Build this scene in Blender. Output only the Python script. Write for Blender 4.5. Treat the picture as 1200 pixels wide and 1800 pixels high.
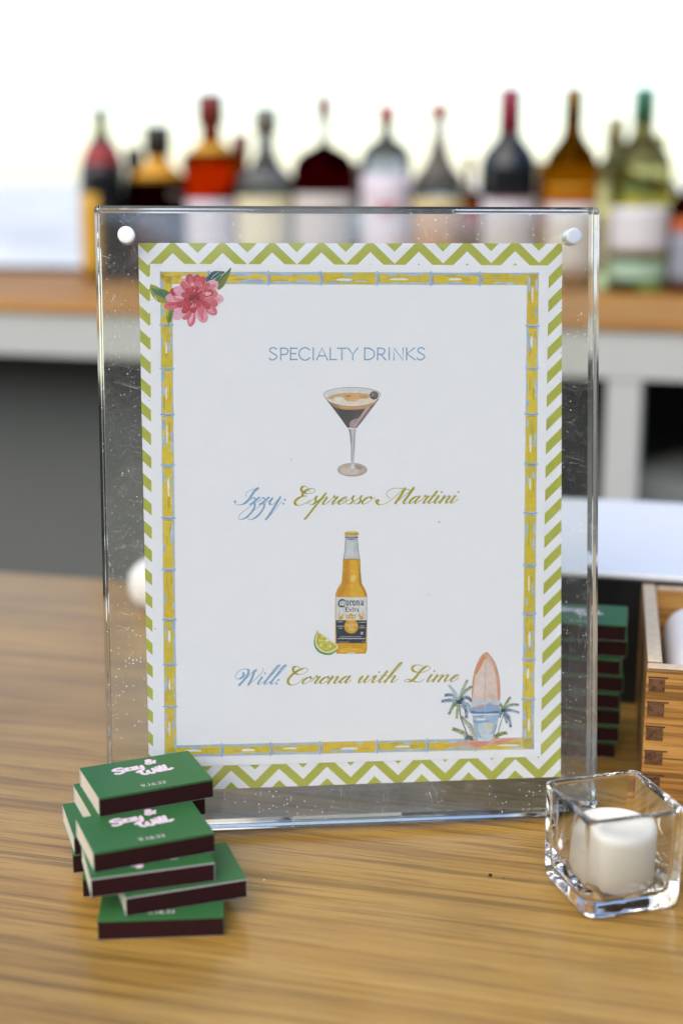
import bpy, bmesh, math, random
from mathutils import Matrix, Vector
from mathutils.geometry import tessellate_polygon

random.seed(7)
S = bpy.context.scene
COL = S.collection
for o in list(bpy.data.objects):
    bpy.data.objects.remove(o)

# ---------------------------------------------------------------- camera
PITCH, ROLL, CAM_H = 0.2280, 0.0018, 0.3285          # counter top is z = 0
cd = bpy.data.cameras.new('camera')
cam = bpy.data.objects.new('camera', cd); COL.objects.link(cam)
fwd = Vector((0, math.cos(PITCH), -math.sin(PITCH)))
up0 = Vector((0, math.sin(PITCH), math.cos(PITCH)))
rt0 = Vector((1, 0, 0))
rt = rt0 * math.cos(ROLL) + up0 * math.sin(ROLL)
up = up0 * math.cos(ROLL) - rt0 * math.sin(ROLL)
cam.matrix_world = Matrix(((rt.x, up.x, -fwd.x, 0), (rt.y, up.y, -fwd.y, 0),
                           (rt.z, up.z, -fwd.z, CAM_H), (0, 0, 0, 1)))
cd.sensor_fit = 'VERTICAL'; cd.sensor_height = 36; cd.sensor_width = 24
cd.lens = 49.9
cd.clip_start = 0.02; cd.clip_end = 20000
cd.dof.use_dof = True; cd.dof.focus_distance = 0.718; cd.dof.aperture_fstop = 3.5
S.camera = cam

# ---------------------------------------------------------------- sky, sun, exposure
SUN_EL, SUN_AZ = math.radians(44), math.radians(212)   # azimuth clockwise from +Y (behind the camera, left)
w = bpy.data.worlds.new('World'); S.world = w; w.use_nodes = True
wn = w.node_tree
sky = wn.nodes.new('ShaderNodeTexSky'); sky.sky_type = 'NISHITA'; sky.sun_disc = False
sky.sun_elevation = SUN_EL; sky.sun_rotation = SUN_AZ
sky.air_density = 1.0; sky.dust_density = 0.7; sky.ozone_density = 1.0; sky.altitude = 0
bg = wn.nodes['Background']; bg.inputs['Strength'].default_value = 0.11
wn.links.new(sky.outputs[0], bg.inputs['Color'])
sl = bpy.data.lights.new('sun', 'SUN'); so = bpy.data.objects.new('sun', sl); COL.objects.link(so)
sl.energy = 1.45; sl.angle = math.radians(70); sl.color = (1, .88, .70)
sd = Vector((math.sin(SUN_AZ) * math.cos(SUN_EL), math.cos(SUN_AZ) * math.cos(SUN_EL), math.sin(SUN_EL)))
so.rotation_euler = sd.to_track_quat('Z', 'Y').to_euler()
S.view_settings.view_transform = 'Standard'; S.view_settings.look = 'None'
S.view_settings.gamma = 1; S.view_settings.exposure = 1.26
S.view_settings.use_curve_mapping = False
S.render.engine = 'CYCLES'
cy = S.cycles
cy.max_bounces = 24; cy.transmission_bounces = 20; cy.glossy_bounces = 8; cy.diffuse_bounces = 5
cy.transparent_max_bounces = 16
cy.caustics_refractive = True; cy.caustics_reflective = True
cy.sample_clamp_indirect = 6; cy.blur_glossy = 0.3
cy.use_denoising = True

# ---------------------------------------------------------------- materials
MATS = {}
def hexlin(h):
    c = [int(h[i:i + 2], 16) / 255 for i in (0, 2, 4)]
    return tuple((x / 12.92 if x <= .04045 else ((x + .055) / 1.055) ** 2.4) for x in c)
def new_mat(name):
    m = bpy.data.materials.new(name); m.use_nodes = True
    return m, m.node_tree, m.node_tree.nodes['Principled BSDF']
def node(nt, kind, **kw):
    n = nt.nodes.new(kind)
    for k, v in kw.items():
        if k == 'inp':
            for a, b in v.items(): n.inputs[a].default_value = b
        else: setattr(n, k, v)
    return n
def ramp(nt, stops, interp='LINEAR'):
    r = nt.nodes.new('ShaderNodeValToRGB'); r.color_ramp.interpolation = interp
    el = r.color_ramp.elements
    while len(el) < len(stops): el.new(.5)
    for e, (p, c) in zip(el, stops):
        e.position = p; e.color = (c if hasattr(c, '__len__') else (c, c, c)) + (1,) if not hasattr(c, '__len__') or len(c) == 3 else c
    return r
def mix_rgb(nt, f, a, b, mode='MIX'):
    m = nt.nodes.new('ShaderNodeMix'); m.data_type = 'RGBA'; m.blend_type = mode
    for k, v in ((0, f), (6, a), (7, b)):
        if isinstance(v, bpy.types.NodeSocket): nt.links.new(v, m.inputs[k])
        elif hasattr(v, '__len__'): m.inputs[k].default_value = tuple(v)[:3] + (1,)
        else: m.inputs[k].default_value = v
    return m.outputs[2]
def obj_co(nt, scale=(1, 1, 1), rz=0, loc=(0, 0, 0)):
    tc = nt.nodes.new('ShaderNodeTexCoord'); mp = nt.nodes.new('ShaderNodeMapping')
    mp.inputs['Scale'].default_value = scale; mp.inputs['Location'].default_value = loc
    if rz:                                            # turn first, then stretch
        m0 = nt.nodes.new('ShaderNodeMapping'); m0.inputs['Rotation'].default_value = (0, 0, rz)
        nt.links.new(tc.outputs['Object'], m0.inputs['Vector']); nt.links.new(m0.outputs[0], mp.inputs['Vector'])
    else: nt.links.new(tc.outputs['Object'], mp.inputs['Vector'])
    return mp.outputs[0]
def noise(nt, vec, scale, detail=3, rough=.5, dist=0):
    n = node(nt, 'ShaderNodeTexNoise', inp={'Scale': scale, 'Detail': detail, 'Roughness': rough, 'Distortion': dist})
    nt.links.new(vec, n.inputs['Vector']); return n.outputs['Fac']
def bump(nt, h, strength, dist, bsdf):
    b = node(nt, 'ShaderNodeBump', inp={'Strength': strength, 'Distance': dist})
    nt.links.new(h, b.inputs['Height']); nt.links.new(b.outputs[0], bsdf.inputs['Normal'])

def plain(name, col, rough=.5, metal=0, spec=.5, var=.08, vscale=60, bmp=0):
    if name in MATS: return MATS[name]
    m, nt, b = new_mat(name)
    col = hexlin(col) if isinstance(col, str) else col
    v = obj_co(nt)
    f = noise(nt, v, vscale, 4, .6)
    c = mix_rgb(nt, f, [x * (1 - var) for x in col], [min(1, x * (1 + var)) for x in col])
    nt.links.new(c, b.inputs['Base Color'])
    b.inputs['Roughness'].default_value = rough; b.inputs['Metallic'].default_value = metal
    b.inputs['Specular IOR Level'].default_value = spec
    if bmp: bump(nt, f, .4, bmp, b)
    MATS[name] = m; return m

def ink(h, var=.1):                                   # printing ink with watercolour mottling
    key = 'ink_' + h
    if key in MATS: return MATS[key]
    m, nt, b = new_mat(key)
    col = hexlin(h)
    v = obj_co(nt)
    f = noise(nt, v, 420, 5, .65)
    f2 = ramp(nt, [(.3, 0.0), (.7, 1.0)]); nt.links.new(f, f2.inputs[0])
    c = mix_rgb(nt, f2.outputs[0], [x * (1 - var) for x in col], [min(1, x * (1 + var) + var * .06) for x in col])
    nt.links.new(c, b.inputs['Base Color'])
    b.inputs['Roughness'].default_value = .6; b.inputs['Specular IOR Level'].default_value = .25
    MATS[key] = m; return m

def wood(name, light, mid, dark, grain_rz, scale=1.0, rough=.3, coat=.0, coat_rough=.1, axis=0):
    if name in MATS: return MATS[name]
    m, nt, b = new_mat(name)
    tc = nt.nodes.new('ShaderNodeTexCoord')
    rot = nt.nodes.new('ShaderNodeMapping'); rot.inputs['Rotation'].default_value = (0, 0, grain_rz) if axis == 0 else axis
    nt.links.new(tc.outputs['Object'], rot.inputs['Vector'])
    def sc(s):
        q = nt.nodes.new('ShaderNodeMapping'); q.inputs['Scale'].default_value = [k * scale for k in s]
        nt.links.new(rot.outputs[0], q.inputs['Vector']); return q.outputs[0]
    warp = noise(nt, sc((6, 20, 20)), 1, 2)
    wv = nt.nodes.new('ShaderNodeVectorMath'); wv.operation = 'MULTIPLY_ADD'
    comb = nt.nodes.new('ShaderNodeCombineXYZ'); nt.links.new(warp, comb.inputs[1]); nt.links.new(warp, comb.inputs[2])
    wv.inputs[1].default_value = (0, .35, .35)
    nt.links.new(comb.outputs[0], wv.inputs[0])
    nt.links.new(sc((1.6, 120, 120)), wv.inputs[2])
    broad = noise(nt, wv.outputs[0], 1, 3, .55)
    wv2 = nt.nodes.new('ShaderNodeVectorMath'); wv2.operation = 'MULTIPLY_ADD'
    wv2.inputs[1].default_value = (0, 1.1, 1.1)
    nt.links.new(comb.outputs[0], wv2.inputs[0]); nt.links.new(sc((3.2, 290, 290)), wv2.inputs[2])
    med = noise(nt, wv2.outputs[0], 1, 4, .62)
    fine = noise(nt, sc((18, 760, 760)), 1, 3, .6)
    patch = noise(nt, sc((3, 9, 9)), 1, 2)
    r1 = ramp(nt, [(.24, dark), (.42, mid), (.60, light)]); nt.links.new(broad, r1.inputs[0])
    r2 = ramp(nt, [(.41, 1.0), (.475, 0.0)]); nt.links.new(med, r2.inputs[0])
    c = mix_rgb(nt, r2.outputs[0], r1.outputs[0], [d * .62 for d in dark])
    r2.color_ramp.elements[0].color = (.66, .66, .66, 1)
    r3 = ramp(nt, [(.36, .62), (.47, 0.0)]); nt.links.new(fine, r3.inputs[0])
    c = mix_rgb(nt, r3.outputs[0], c, [d * .5 for d in dark])
    r4 = ramp(nt, [(.3, .82), (.7, 1.12)]); nt.links.new(patch, r4.inputs[0])
    c = mix_rgb(nt, 1.0, c, r4.outputs[0], 'MULTIPLY')
    nt.links.new(c, b.inputs['Base Color'])
    b.inputs['Roughness'].default_value = rough; b.inputs['Specular IOR Level'].default_value = .3
    b.inputs['Coat Weight'].default_value = coat
    sm = noise(nt, sc((14, 14, 14)), 1, 5, .7); rs2 = ramp(nt, [(.35, coat_rough * .7), (.75, coat_rough * 2.4)]); nt.links.new(sm, rs2.inputs[0])
    nt.links.new(rs2.outputs[0], b.inputs['Coat Roughness'])
    bump(nt, fine, .12, .0004, b)
    MATS[name] = m; return m

def glass(name, col=(1, 1, 1), ior=1.49, rough=0.0, haze=0.0, scratch=False, haze_col=(.97, .98, .98)):
    if name in MATS: return MATS[name]
    m, nt, b = new_mat(name)
    nt.nodes.remove(b)
    out = nt.nodes['Material Output']
    g = node(nt, 'ShaderNodeBsdfGlass', inp={'Color': col + (1,), 'IOR': ior, 'Roughness': rough})
    if not haze:
        nt.links.new(g.outputs[0], out.inputs[0]); MATS[name] = m; return m
    d = node(nt, 'ShaderNodeBsdfDiffuse', inp={'Color': haze_col + (1,)})
    tl = node(nt, 'ShaderNodeBsdfTranslucent', inp={'Color': haze_col + (1,)})
    dm = nt.nodes.new('ShaderNodeMixShader'); dm.inputs[0].default_value = .0
    nt.links.new(d.outputs[0], dm.inputs[1]); nt.links.new(tl.outputs[0], dm.inputs[2])
    mx = nt.nodes.new('ShaderNodeMixShader')
    v = obj_co(nt)
    cl = noise(nt, v, 30, 4, .7)
    r = ramp(nt, [(.35, haze * .45), (.75, haze * 1.6)]); nt.links.new(cl, r.inputs[0])
    fac = r.outputs[0]
    if scratch:
        def add(a, bb):
            q = node(nt, 'ShaderNodeMath', operation='ADD', use_clamp=True)
            nt.links.new(a, q.inputs[0]); nt.links.new(bb, q.inputs[1]); return q.outputs[0]
        sm_ = nt.nodes.new('ShaderNodeSeparateXYZ'); nt.links.new(v, sm_.inputs[0])
        ax_ = node(nt, 'ShaderNodeMath', operation='ABSOLUTE'); nt.links.new(sm_.outputs[0], ax_.inputs[0])
        mx_ = node(nt, 'ShaderNodeMath', operation='GREATER_THAN'); nt.links.new(ax_.outputs[0], mx_.inputs[0]); mx_.inputs[1].default_value = .1065
        cy_ = node(nt, 'ShaderNodeMath', operation='COMPARE'); nt.links.new(sm_.outputs[1], cy_.inputs[0]); cy_.inputs[1].default_value = .1595; cy_.inputs[2].default_value = .139
        ny_ = node(nt, 'ShaderNodeMath', operation='SUBTRACT'); ny_.inputs[0].default_value = 1; nt.links.new(cy_.outputs[0], ny_.inputs[1])
        edge_ = node(nt, 'ShaderNodeMath', operation='MAXIMUM'); nt.links.new(mx_.outputs[0], edge_.inputs[0]); nt.links.new(ny_.outputs[0], edge_.inputs[1])
        base_fac = fac; fac = node(nt, 'ShaderNodeValue').outputs[0]; fac.default_value = 0
        # dust specks
        vo = node(nt, 'ShaderNodeTexVoronoi', inp={'Scale': 560}); nt.links.new(v, vo.inputs['Vector'])
        rs = ramp(nt, [(.08, .75), (.26, 0.0)]); nt.links.new(vo.outputs['Distance'], rs.inputs[0])
        vc = nt.nodes.new('ShaderNodeSeparateColor'); nt.links.new(vo.outputs['Color'], vc.inputs[0])
        gate = ramp(nt, [(.70, 0.0), (.72, 1.0)]); nt.links.new(vc.outputs[0], gate.inputs[0])
        patch = noise(nt, v, 18, 3, .7)
        pr = ramp(nt, [(.40, .12), (.62, 1.0)]); nt.links.new(patch, pr.inputs[0])
        q = node(nt, 'ShaderNodeMath', operation='MULTIPLY'); nt.links.new(rs.outputs[0], q.inputs[0]); nt.links.new(gate.outputs[0], q.inputs[1])
        q2 = node(nt, 'ShaderNodeMath', operation='MULTIPLY'); nt.links.new(q.outputs[0], q2.inputs[0]); nt.links.new(pr.outputs[0], q2.inputs[1])
        fac = add(fac, q2.outputs[0])
        # hairline scratches in several directions
        for ang, sc_, seed in ((.3, 1, 0), (1.2, 1.5, 3), (1.65, 1.1, 5), (2.2, 1.3, 7), (2.8, 1.8, 11)):
            vv = obj_co(nt, (26 * sc_, 700 * sc_, 5), ang, (seed, seed * 2.3, 0))
            s1 = noise(nt, vv, 1, 1, .4, .6)
            rr = ramp(nt, [(.4955, 0.0), (.5, .42), (.5045, 0.0)]); nt.links.new(s1, rr.inputs[0])
            gv = obj_co(nt, (60, 60, 5), ang, (seed * 3.1, seed, 0))
            g1 = noise(nt, gv, 1, 2, .6)
            gr = ramp(nt, [(.48, 0.0), (.66, 1.0)]); nt.links.new(g1, gr.inputs[0])
            q = node(nt, 'ShaderNodeMath', operation='MULTIPLY'); nt.links.new(rr.outputs[0], q.inputs[0]); nt.links.new(gr.outputs[0], q.inputs[1])
            fac = add(fac, q.outputs[0])
        qe = node(nt, 'ShaderNodeMath', operation='MULTIPLY'); nt.links.new(fac, qe.inputs[0]); nt.links.new(edge_.outputs[0], qe.inputs[1])
        fac = add(base_fac, qe.outputs[0])
    tcn = nt.nodes.new('ShaderNodeTexCoord'); sx_ = nt.nodes.new('ShaderNodeSeparateXYZ'); nt.links.new(tcn.outputs['Normal'], sx_.inputs[0])
    gt = node(nt, 'ShaderNodeMath', operation='GREATER_THAN'); nt.links.new(sx_.outputs[2], gt.inputs[0]); gt.inputs[1].default_value = .8
    fm0 = node(nt, 'ShaderNodeMath', operation='MULTIPLY'); nt.links.new(fac, fm0.inputs[0]); nt.links.new(gt.outputs[0], fm0.inputs[1])
    geo = nt.nodes.new('ShaderNodeNewGeometry'); inv = node(nt, 'ShaderNodeMath', operation='SUBTRACT'); inv.inputs[0].default_value = 1; nt.links.new(geo.outputs['Backfacing'], inv.inputs[1])
    fm = node(nt, 'ShaderNodeMath', operation='MULTIPLY'); nt.links.new(fm0.outputs[0], fm.inputs[0]); nt.links.new(inv.outputs[0], fm.inputs[1])
    nt.links.new(fm.outputs[0], mx.inputs[0])
    nt.links.new(g.outputs[0], mx.inputs[1]); nt.links.new(dm.outputs[0], mx.inputs[2])
    nt.links.new(mx.outputs[0], out.inputs[0])
    MATS[name] = m; return m

def liquid(name, col, ior=1.33, rough=.0):            # bottle glass with its contents
    return glass('bottle_' + name, hexlin(col), ior, rough)

# ---------------------------------------------------------------- mesh helpers
def link(name, me, mats, parent=None, mw=None):
    o = bpy.data.objects.new(name, me); COL.objects.link(o)
    for m in (mats if isinstance(mats, (list, tuple)) else [mats]):
        if m and m.name not in [x.name for x in me.materials if x]: me.materials.append(m)
    if parent: o.parent = parent
    if mw is not None: o.matrix_local = mw
    return o
def empty(name, mw):
    o = bpy.data.objects.new(name, None); COL.objects.link(o); o.matrix_world = mw; o.empty_display_size = .02
    return o
def tag(o, label=None, cat=None, group=None, kind=None):
    if label: o['label'] = label
    if cat: o['category'] = cat
    if group: o['group'] = group
    if kind: o['kind'] = kind
    return o
def me_from(bm, smooth=False, name='m'):
    me = bpy.data.meshes.new(name); bm.normal_update(); bm.to_mesh(me); bm.free()
    if smooth:
        for p in me.polygons: p.use_smooth = True
    return me
def box_bm(x0, x1, y0, y1, z0, z1, bev=0, seg=2, bm=None):
    b = bm or bmesh.new()
    r = bmesh.ops.create_cube(b, size=1)
    for v in r['verts']:
        v.co = Vector((x0 + (v.co.x + .5) * (x1 - x0), y0 + (v.co.y + .5) * (y1 - y0), z0 + (v.co.z + .5) * (z1 - z0)))
    if bev:
        es = list({e for v in r['verts'] for e in v.link_edges})
        bmesh.ops.bevel(b, geom=es, offset=bev, segments=seg, affect='EDGES', profile=.5)
    return b
def box(name, ext, mat, parent=None, bev=0, seg=2, mw=None):
    return link(name, me_from(box_bm(*ext, bev=bev, seg=seg)), mat, parent, mw)
def lathe_me(prof, n=40, a0=0, a1=math.tau, smooth=True):
    bm = bmesh.new(); full = abs(a1 - a0 - math.tau) < 1e-6
    cols = []
    for i in range(n if full else n + 1):
        a = a0 + (a1 - a0) * i / n
        cols.append([bm.verts.new((r * math.cos(a), r * math.sin(a), z)) for r, z in prof])
    m = len(cols)
    for i in range(m if full else m - 1):
        A, B = cols[i], cols[(i + 1) % m]
        for j in range(len(prof) - 1):
            if prof[j][0] < 1e-7 and prof[j + 1][0] < 1e-7: continue
            bm.faces.new((A[j], B[j], B[j + 1], A[j + 1]))
    bmesh.ops.remove_doubles(bm, verts=bm.verts, dist=1e-6)
    bmesh.ops.recalc_face_normals(bm, faces=bm.faces)
    return me_from(bm, smooth)
def rz(a): return Matrix.Rotation(a, 4, 'Z')
def T(x, y, z): return Matrix.Translation((x, y, z))
def catmull(pts, closed=False, n=6):
    P = [Vector(p[:2]) for p in pts]; out = []
    k = len(P)
    if k < 3 and not closed:
        return [P[0].lerp(P[-1], i / n) for i in range(n + 1)]
    for i in range(k if closed else k - 1):
        g = (lambda j: P[j % k]) if closed else (lambda j: P[max(0, min(k - 1, j))])
        p0, p1, p2, p3 = g(i - 1), g(i), g(i + 1), g(i + 2)
        for s in range(n):
            t = s / n
            out.append(.5 * ((2 * p1) + (p2 - p0) * t + (2 * p0 - 5 * p1 + 4 * p2 - p3) * t * t + (3 * p1 - p0 - 3 * p2 + p3) * t ** 3))
    if not closed: out.append(P[-1])
    return out

BAR = math.radians(-13.5)                             # the bar's own direction
# ================================================================ the setting
def sheet(name, x0, x1, y0, y1, z, mat):
    bm = bmesh.new()
    bm.faces.new([bm.verts.new(c) for c in ((x0, y0, z), (x1, y0, z), (x1, y1, z), (x0, y1, z))])
    return tag(link(name, me_from(bm), mat), kind='structure')
sheet('ground', -3000, 3000, -3000, 9000, -1.06, plain('sand', (.13, .115, .09), .9, var=.15, vscale=3))
# unseen slope added behind the camera to darken what the acrylic mirrors
bm = bmesh.new(); rnd = random.Random(2); rows = []
for j in range(9):
    row = []
    for i in range(61):
        a = math.radians(190 + 160 * i / 60); d = 30 + j * 16
        hgt = (j / 8) ** .8 * 47 * (.95 + .1 * math.sin(i * .5) * math.sin(i * .23 + 1)) + rnd.uniform(-1.2, 1.2) * (j > 0)
        row.append(bm.verts.new((d * math.cos(a), d * math.sin(a), -1.2 + hgt)))
    rows.append(row)
for A_, B_ in zip(rows, rows[1:]):
    for i in range(60): bm.faces.new((A_[i], A_[i + 1], B_[i + 1], B_[i]))
bmesh.ops.recalc_face_normals(bm, faces=bm.faces)
tag(link('added_hillside', me_from(bm, True), plain('added_slope_dark', (.035, .05, .03), .9, var=.5, vscale=.4)), kind='structure')
m, nt, b = new_mat('sea_water')
v = obj_co(nt, (.35, .09, 1)); f = noise(nt, v, 1, 6, .7)
r = ramp(nt, [(.40, (.50, .51, .52)), (.58, (.86, .84, .80))]); nt.links.new(f, r.inputs[0])
nt.links.new(r.outputs[0], b.inputs['Base Color']); b.inputs['Roughness'].default_value = .5; b.inputs['Specular IOR Level'].default_value = .15
v2 = obj_co(nt, (.5, 1.5, 1)); bump(nt, noise(nt, v2, 1, 4), .5, .3, b)
sheet('sea', -3000, 3000, 20, 9000, -1.04, m)

# ================================================================ bar counter
counter_wood = wood('counter_oak', (.43, .250, .056), (.38, .210, .041), (.29, .148, .026), math.radians(1.0), 1.0, .42, .38, .10)
ctr = empty('bar_counter', T(0, 0, 0) @ rz(BAR))
# in bar coordinates the far edge lies near y' = 1.09
box('counter_top', (-1.6, 1.6, .05, 1.085, -.045, 0), counter_wood, ctr, .004, 3)
box('front_panel', (-1.58, 1.58, .09, .11, -1.06, -.0455), plain('bar_front_paint', (.6, .6, .58), .5), ctr)
box('shelf_board', (-1.55, 1.55, .112, 1.0, -.55, -.53), plain('bar_front_paint', (.6, .6, .58), .5), ctr)
tag(ctr, 'glossy honey oak bar counter with long dark grain, carrying the sign and matchboxes', 'bar counter')

# ================================================================ acrylic sign
SX, SY, SYAW, LEAN, SROLL = .0083, .6795, .0991, .1505, -.0034
ex = Vector((math.cos(SYAW), math.sin(SYAW), 0)); back = Vector((-math.sin(SYAW), math.cos(SYAW), 0))
ez = Vector((0, 0, 1)) * math.cos(LEAN) + back * math.sin(LEAN)
e1 = ex * math.cos(SROLL) + ez * math.sin(SROLL); e2 = ez * math.cos(SROLL) - ex * math.sin(SROLL)
e3 = e1.cross(e2)
SIGN = Matrix(((e1.x, e2.x, e3.x, SX), (e1.y, e2.y, e3.y, SY), (e1.z, e2.z, e3.z, .0040), (0, 0, 0, 1)))
SWD, SHT = .2544, .3167
acr = glass('clear_acrylic', (.995, .996, .990), 1.49, 0, .018, True)
acr2 = glass('worn_acrylic', (.985, .985, .955), 1.49, .035, .012)
sign = empty('sign_holder', SIGN)
tag(sign, 'clear acrylic block sign holder leaning on the counter around the drinks menu', 'sign holder')
box('front_panel', (-SWD / 2, SWD / 2, 0, SHT, -.0095, 0), acr, sign, .0014, 1)
box('back_panel', (-SWD / 2 + .0006, SWD / 2 - .0006, .0004, SHT - .0005, -.0210, -.0122), acr2, sign, .0014, 1)
for u, vv in ((-.1117, .3020), (.1130, .3018), (.1132, .0150), (-.1112, .0150)):
    link('magnet', lathe_me([(0, -.0092), (.0042, -.0092), (.0042, .0026), (.0040, .0029), (.0030, .00298), (0, .00300)], 28, smooth=False),
         plain('brushed_steel', (.80, .80, .79), .45, 1, var=.05, vscale=300), sign, T(u, vv, 0))
# clear rest behind the card that the block leans on
bm = bmesh.new()
prof = [(.115, -.0214), (.135, -.0214), (.012, -.062), (-.0045, -.064), (-.0045, -.058), (.010, -.055)]
va = [bm.verts.new((-.03, y, z)) for y, z in prof]; vb = [bm.verts.new((.03, y, z)) for y, z in prof]
bm.faces.new(va); bm.faces.new(vb[::-1])
for i in range(len(prof)): bm.faces.new((va[i], va[i - 1], vb[i - 1], vb[i]))
bmesh.ops.recalc_face_normals(bm, faces=bm.faces)
link('back_rest', me_from(bm), acr2, sign)

# ================================================================ printed menu card
CW, CH, CX, CZ = 215.9, 279.4, .0015935, .0198
HM = ((2.7501113443e-01, -5.6541787856e-03, -6.4306651650e+01),
      (-2.7257366088e-04, 2.7431832004e-01, -1.1797645446e+02),
      (-3.7523226924e-05, -2.9349882524e-05, 1.0))     # drawing grid -> millimetres on the card
def mm(p):
    a = [r[0] * p[0] + r[1] * p[1] + r[2] for r in HM]
    return a[0] / a[2], a[1] / a[2]
def loc(m_):                                           # millimetres from the card's top left -> sign frame
    return CX + (m_[0] - CW / 2) / 1000, CZ + (CH - m_[1]) / 1000
card = empty('menu_card', SIGN)
tag(card, 'printed drinks menu with bamboo border on green chevron paper, held inside the acrylic sign', 'menu card')
ZB, ZF = -.0112, -.0106                                # back sheet and front sheet faces

# chevron backing sheet
m, nt, b = new_mat('chevron_paper')
tc = nt.nodes.new('ShaderNodeTexCoord'); sp = nt.nodes.new('ShaderNodeSeparateXYZ'); nt.links.new(tc.outputs['Object'], sp.inputs[0])
def M(op, a, bb=None, c=None):
    q = node(nt, 'ShaderNodeMath', operation=op)
    for i, x in enumerate((a, bb, c)):
        if x is None: continue
        if isinstance(x, bpy.types.NodeSocket): nt.links.new(x, q.inputs[i])
        else: q.inputs[i].default_value = x
    return q.outputs[0]
xm = M('MULTIPLY_ADD', sp.outputs[0], 1000, CW / 2 - CX * 1000)
ym = M('MULTIPLY_ADD', sp.outputs[1], -1000, CZ * 1000 + CH)
ym = M('MULTIPLY_ADD', xm, .006, ym)
per, p_ = 24.9, 12.05
tri = M('PINGPONG', M('SUBTRACT', xm, 4.6), per / 2)
t_ = M('ADD', ym, M('MULTIPLY', tri, .97))
fr = M('FRACT', M('DIVIDE', M('ADD', t_, -5.1 + 24.1), p_))
st = ramp(nt, [(.492, 0.0), (.508, 1.0)]); nt.links.new(fr, st.inputs[0])
grn = mix_rgb(nt, noise(nt, obj_co(nt), 500, 4, .7), hexlin('a9b13a'), hexlin('b6bd4a'))
c = mix_rgb(nt, st.outputs[0], (.855, .895, .955), grn)
nt.links.new(c, b.inputs['Base Color']); b.inputs['Roughness'].default_value = .55; b.inputs['Specular IOR Level'].default_value = .3
x0, y1 = loc((0, 0)); x1, y0 = loc((CW, CH))
box('backing_sheet', (x0, x1, y0, y1, ZB - .0003, ZB), m, card)
paper = plain('menu_paper', (.855, .895, .955), .6, spec=.3, var=.025, vscale=260)
cs = [loc(q) for q in ((5.7, 10.4), (208.9, 11.3), (204.9, 268.0), (2.3, 266.8))]
bm = bmesh.new()
lo = [bm.verts.new((x, y, ZB + .00002)) for x, y in cs]; hi = [bm.verts.new((x, y, ZF)) for x, y in cs]
bm.faces.new(hi[::-1]); bm.faces.new(lo)
for i in range(4): bm.faces.new((lo[i], lo[i - 1], hi[i - 1], hi[i]))
bmesh.ops.recalc_face_normals(bm, faces=bm.faces)
front = link('front_sheet', me_from(bm), paper, card)

class Art:
    """flat printed ink: polygons and pen strokes, each laid a hair above the one before"""
    def __init__(s, ox=0, oy=0, sc=1.0, frame=None, z0=0, dz=4e-7):
        s.o, s.sc, s.V, s.F, s.MI, s.mats = (ox, oy), sc, [], [], [], []
        s.z, s.dz = z0, dz; s.frame = frame
    def pt(s, p):
        q = (s.o[0] + p[0] / s.sc, s.o[1] + p[1] / s.sc)
        return s.frame(q) if s.frame else loc(mm(q))
    def mi(s, h):
        m_ = ink(h)
        if m_ not in s.mats: s.mats.append(m_)
        return s.mats.index(m_)
    def poly(s, pts, h, smooth=True, n=5):
        P = catmull(pts, True, n) if smooth else [Vector(p[:2]) for p in pts]
        s.z += s.dz; k = len(s.V)
        Q = [s.pt(p) for p in P]
        s.V += [(x, y, s.z) for x, y in Q]
        i = s.mi(h)
        for t in tessellate_polygon([[Vector((x, y, 0)) for x, y in Q]]):
            a, bb, c_ = (Vector(Q[j]) for j in t)
            if (bb - a).cross(c_ - a) < 0: t = (t[0], t[2], t[1])
            s.F.append([k + j for j in t]); s.MI.append(i)
    def dot(s, c, r, h, ry=None, n=14):
        ry = ry or r
        s.poly([(c[0] + r * math.cos(a * math.tau / n), c[1] + ry * math.sin(a * math.tau / n)) for a in range(n)], h, False)
    def pen(s, pts, h, thick, thin=None, n=7, taper=False, raw=False):
        """thin=None: even line; otherwise copperplate: heavy where the pen moves down"""
        P = [Vector(p[:2]) for p in pts] if raw else catmull(pts, False, n)
        L = len(P)
        if L < 2: return
        W = []
        for i in range(L):
            d = P[min(L - 1, i + 1)] - P[max(0, i - 1)]
            d = d.normalized() if d.length > 1e-9 else Vector((1, 0))
            if thin is None: ww = thick
            else:
                k = max(0, min(1, (d.y - .05) / .62)); k = k * k * (3 - 2 * k)
                ww = thin + (thick - thin) * k
            if taper: ww *= .25 + .75 * math.sin(math.pi * min(1, max(0, (i + .4) / L)) * .96) ** .6
            W.append((ww, d))
        if thin is not None:
            for _ in range(2): W = [((W[max(0, i - 1)][0] + W[i][0] + W[min(L - 1, i + 1)][0]) / 3, W[i][1]) for i in range(L)]
        s.z += s.dz; k0 = len(s.V); mi_ = s.mi(h)
        for i in range(L):
            ww, d = W[i]; nn = Vector((-d.y, d.x)) * ww / 2
            for q in (P[i] + nn, P[i] - nn):
                x, y = s.pt(q); s.V.append((x, y, s.z + i * s.dz * .12))
        for i in range(L - 1):
            a = k0 + 2 * i; f_ = [a, a + 1, a + 3, a + 2]
            va_, vb_, vc_ = (Vector(s.V[j][:2]) for j in f_[:3])
            if (vb_ - va_).cross(vc_ - va_) < 0: f_.reverse()
            s.F.append(f_); s.MI.append(mi_)
        s.z += L * s.dz * .12
        for i in (0, L - 1):
            if W[i][0] > 1.0: s.dot(P[i], W[i][0] / 2, h, n=8)
    def build(s, name, parent, mw=None):
        me = bpy.data.meshes.new(name); me.from_pydata(s.V, [], s.F)
        for m_ in s.mats: me.materials.append(m_)
        me.polygons.foreach_set('material_index', s.MI); me.update()
        o = bpy.data.objects.new(name, me); COL.objects.link(o); o.parent = parent
        if mw is not None: o.matrix_local = mw
        return o
def art(ox=0, oy=0, sc=1.0, lift=8e-6): return Art(ox, oy, sc, None, ZF + lift)

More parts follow.
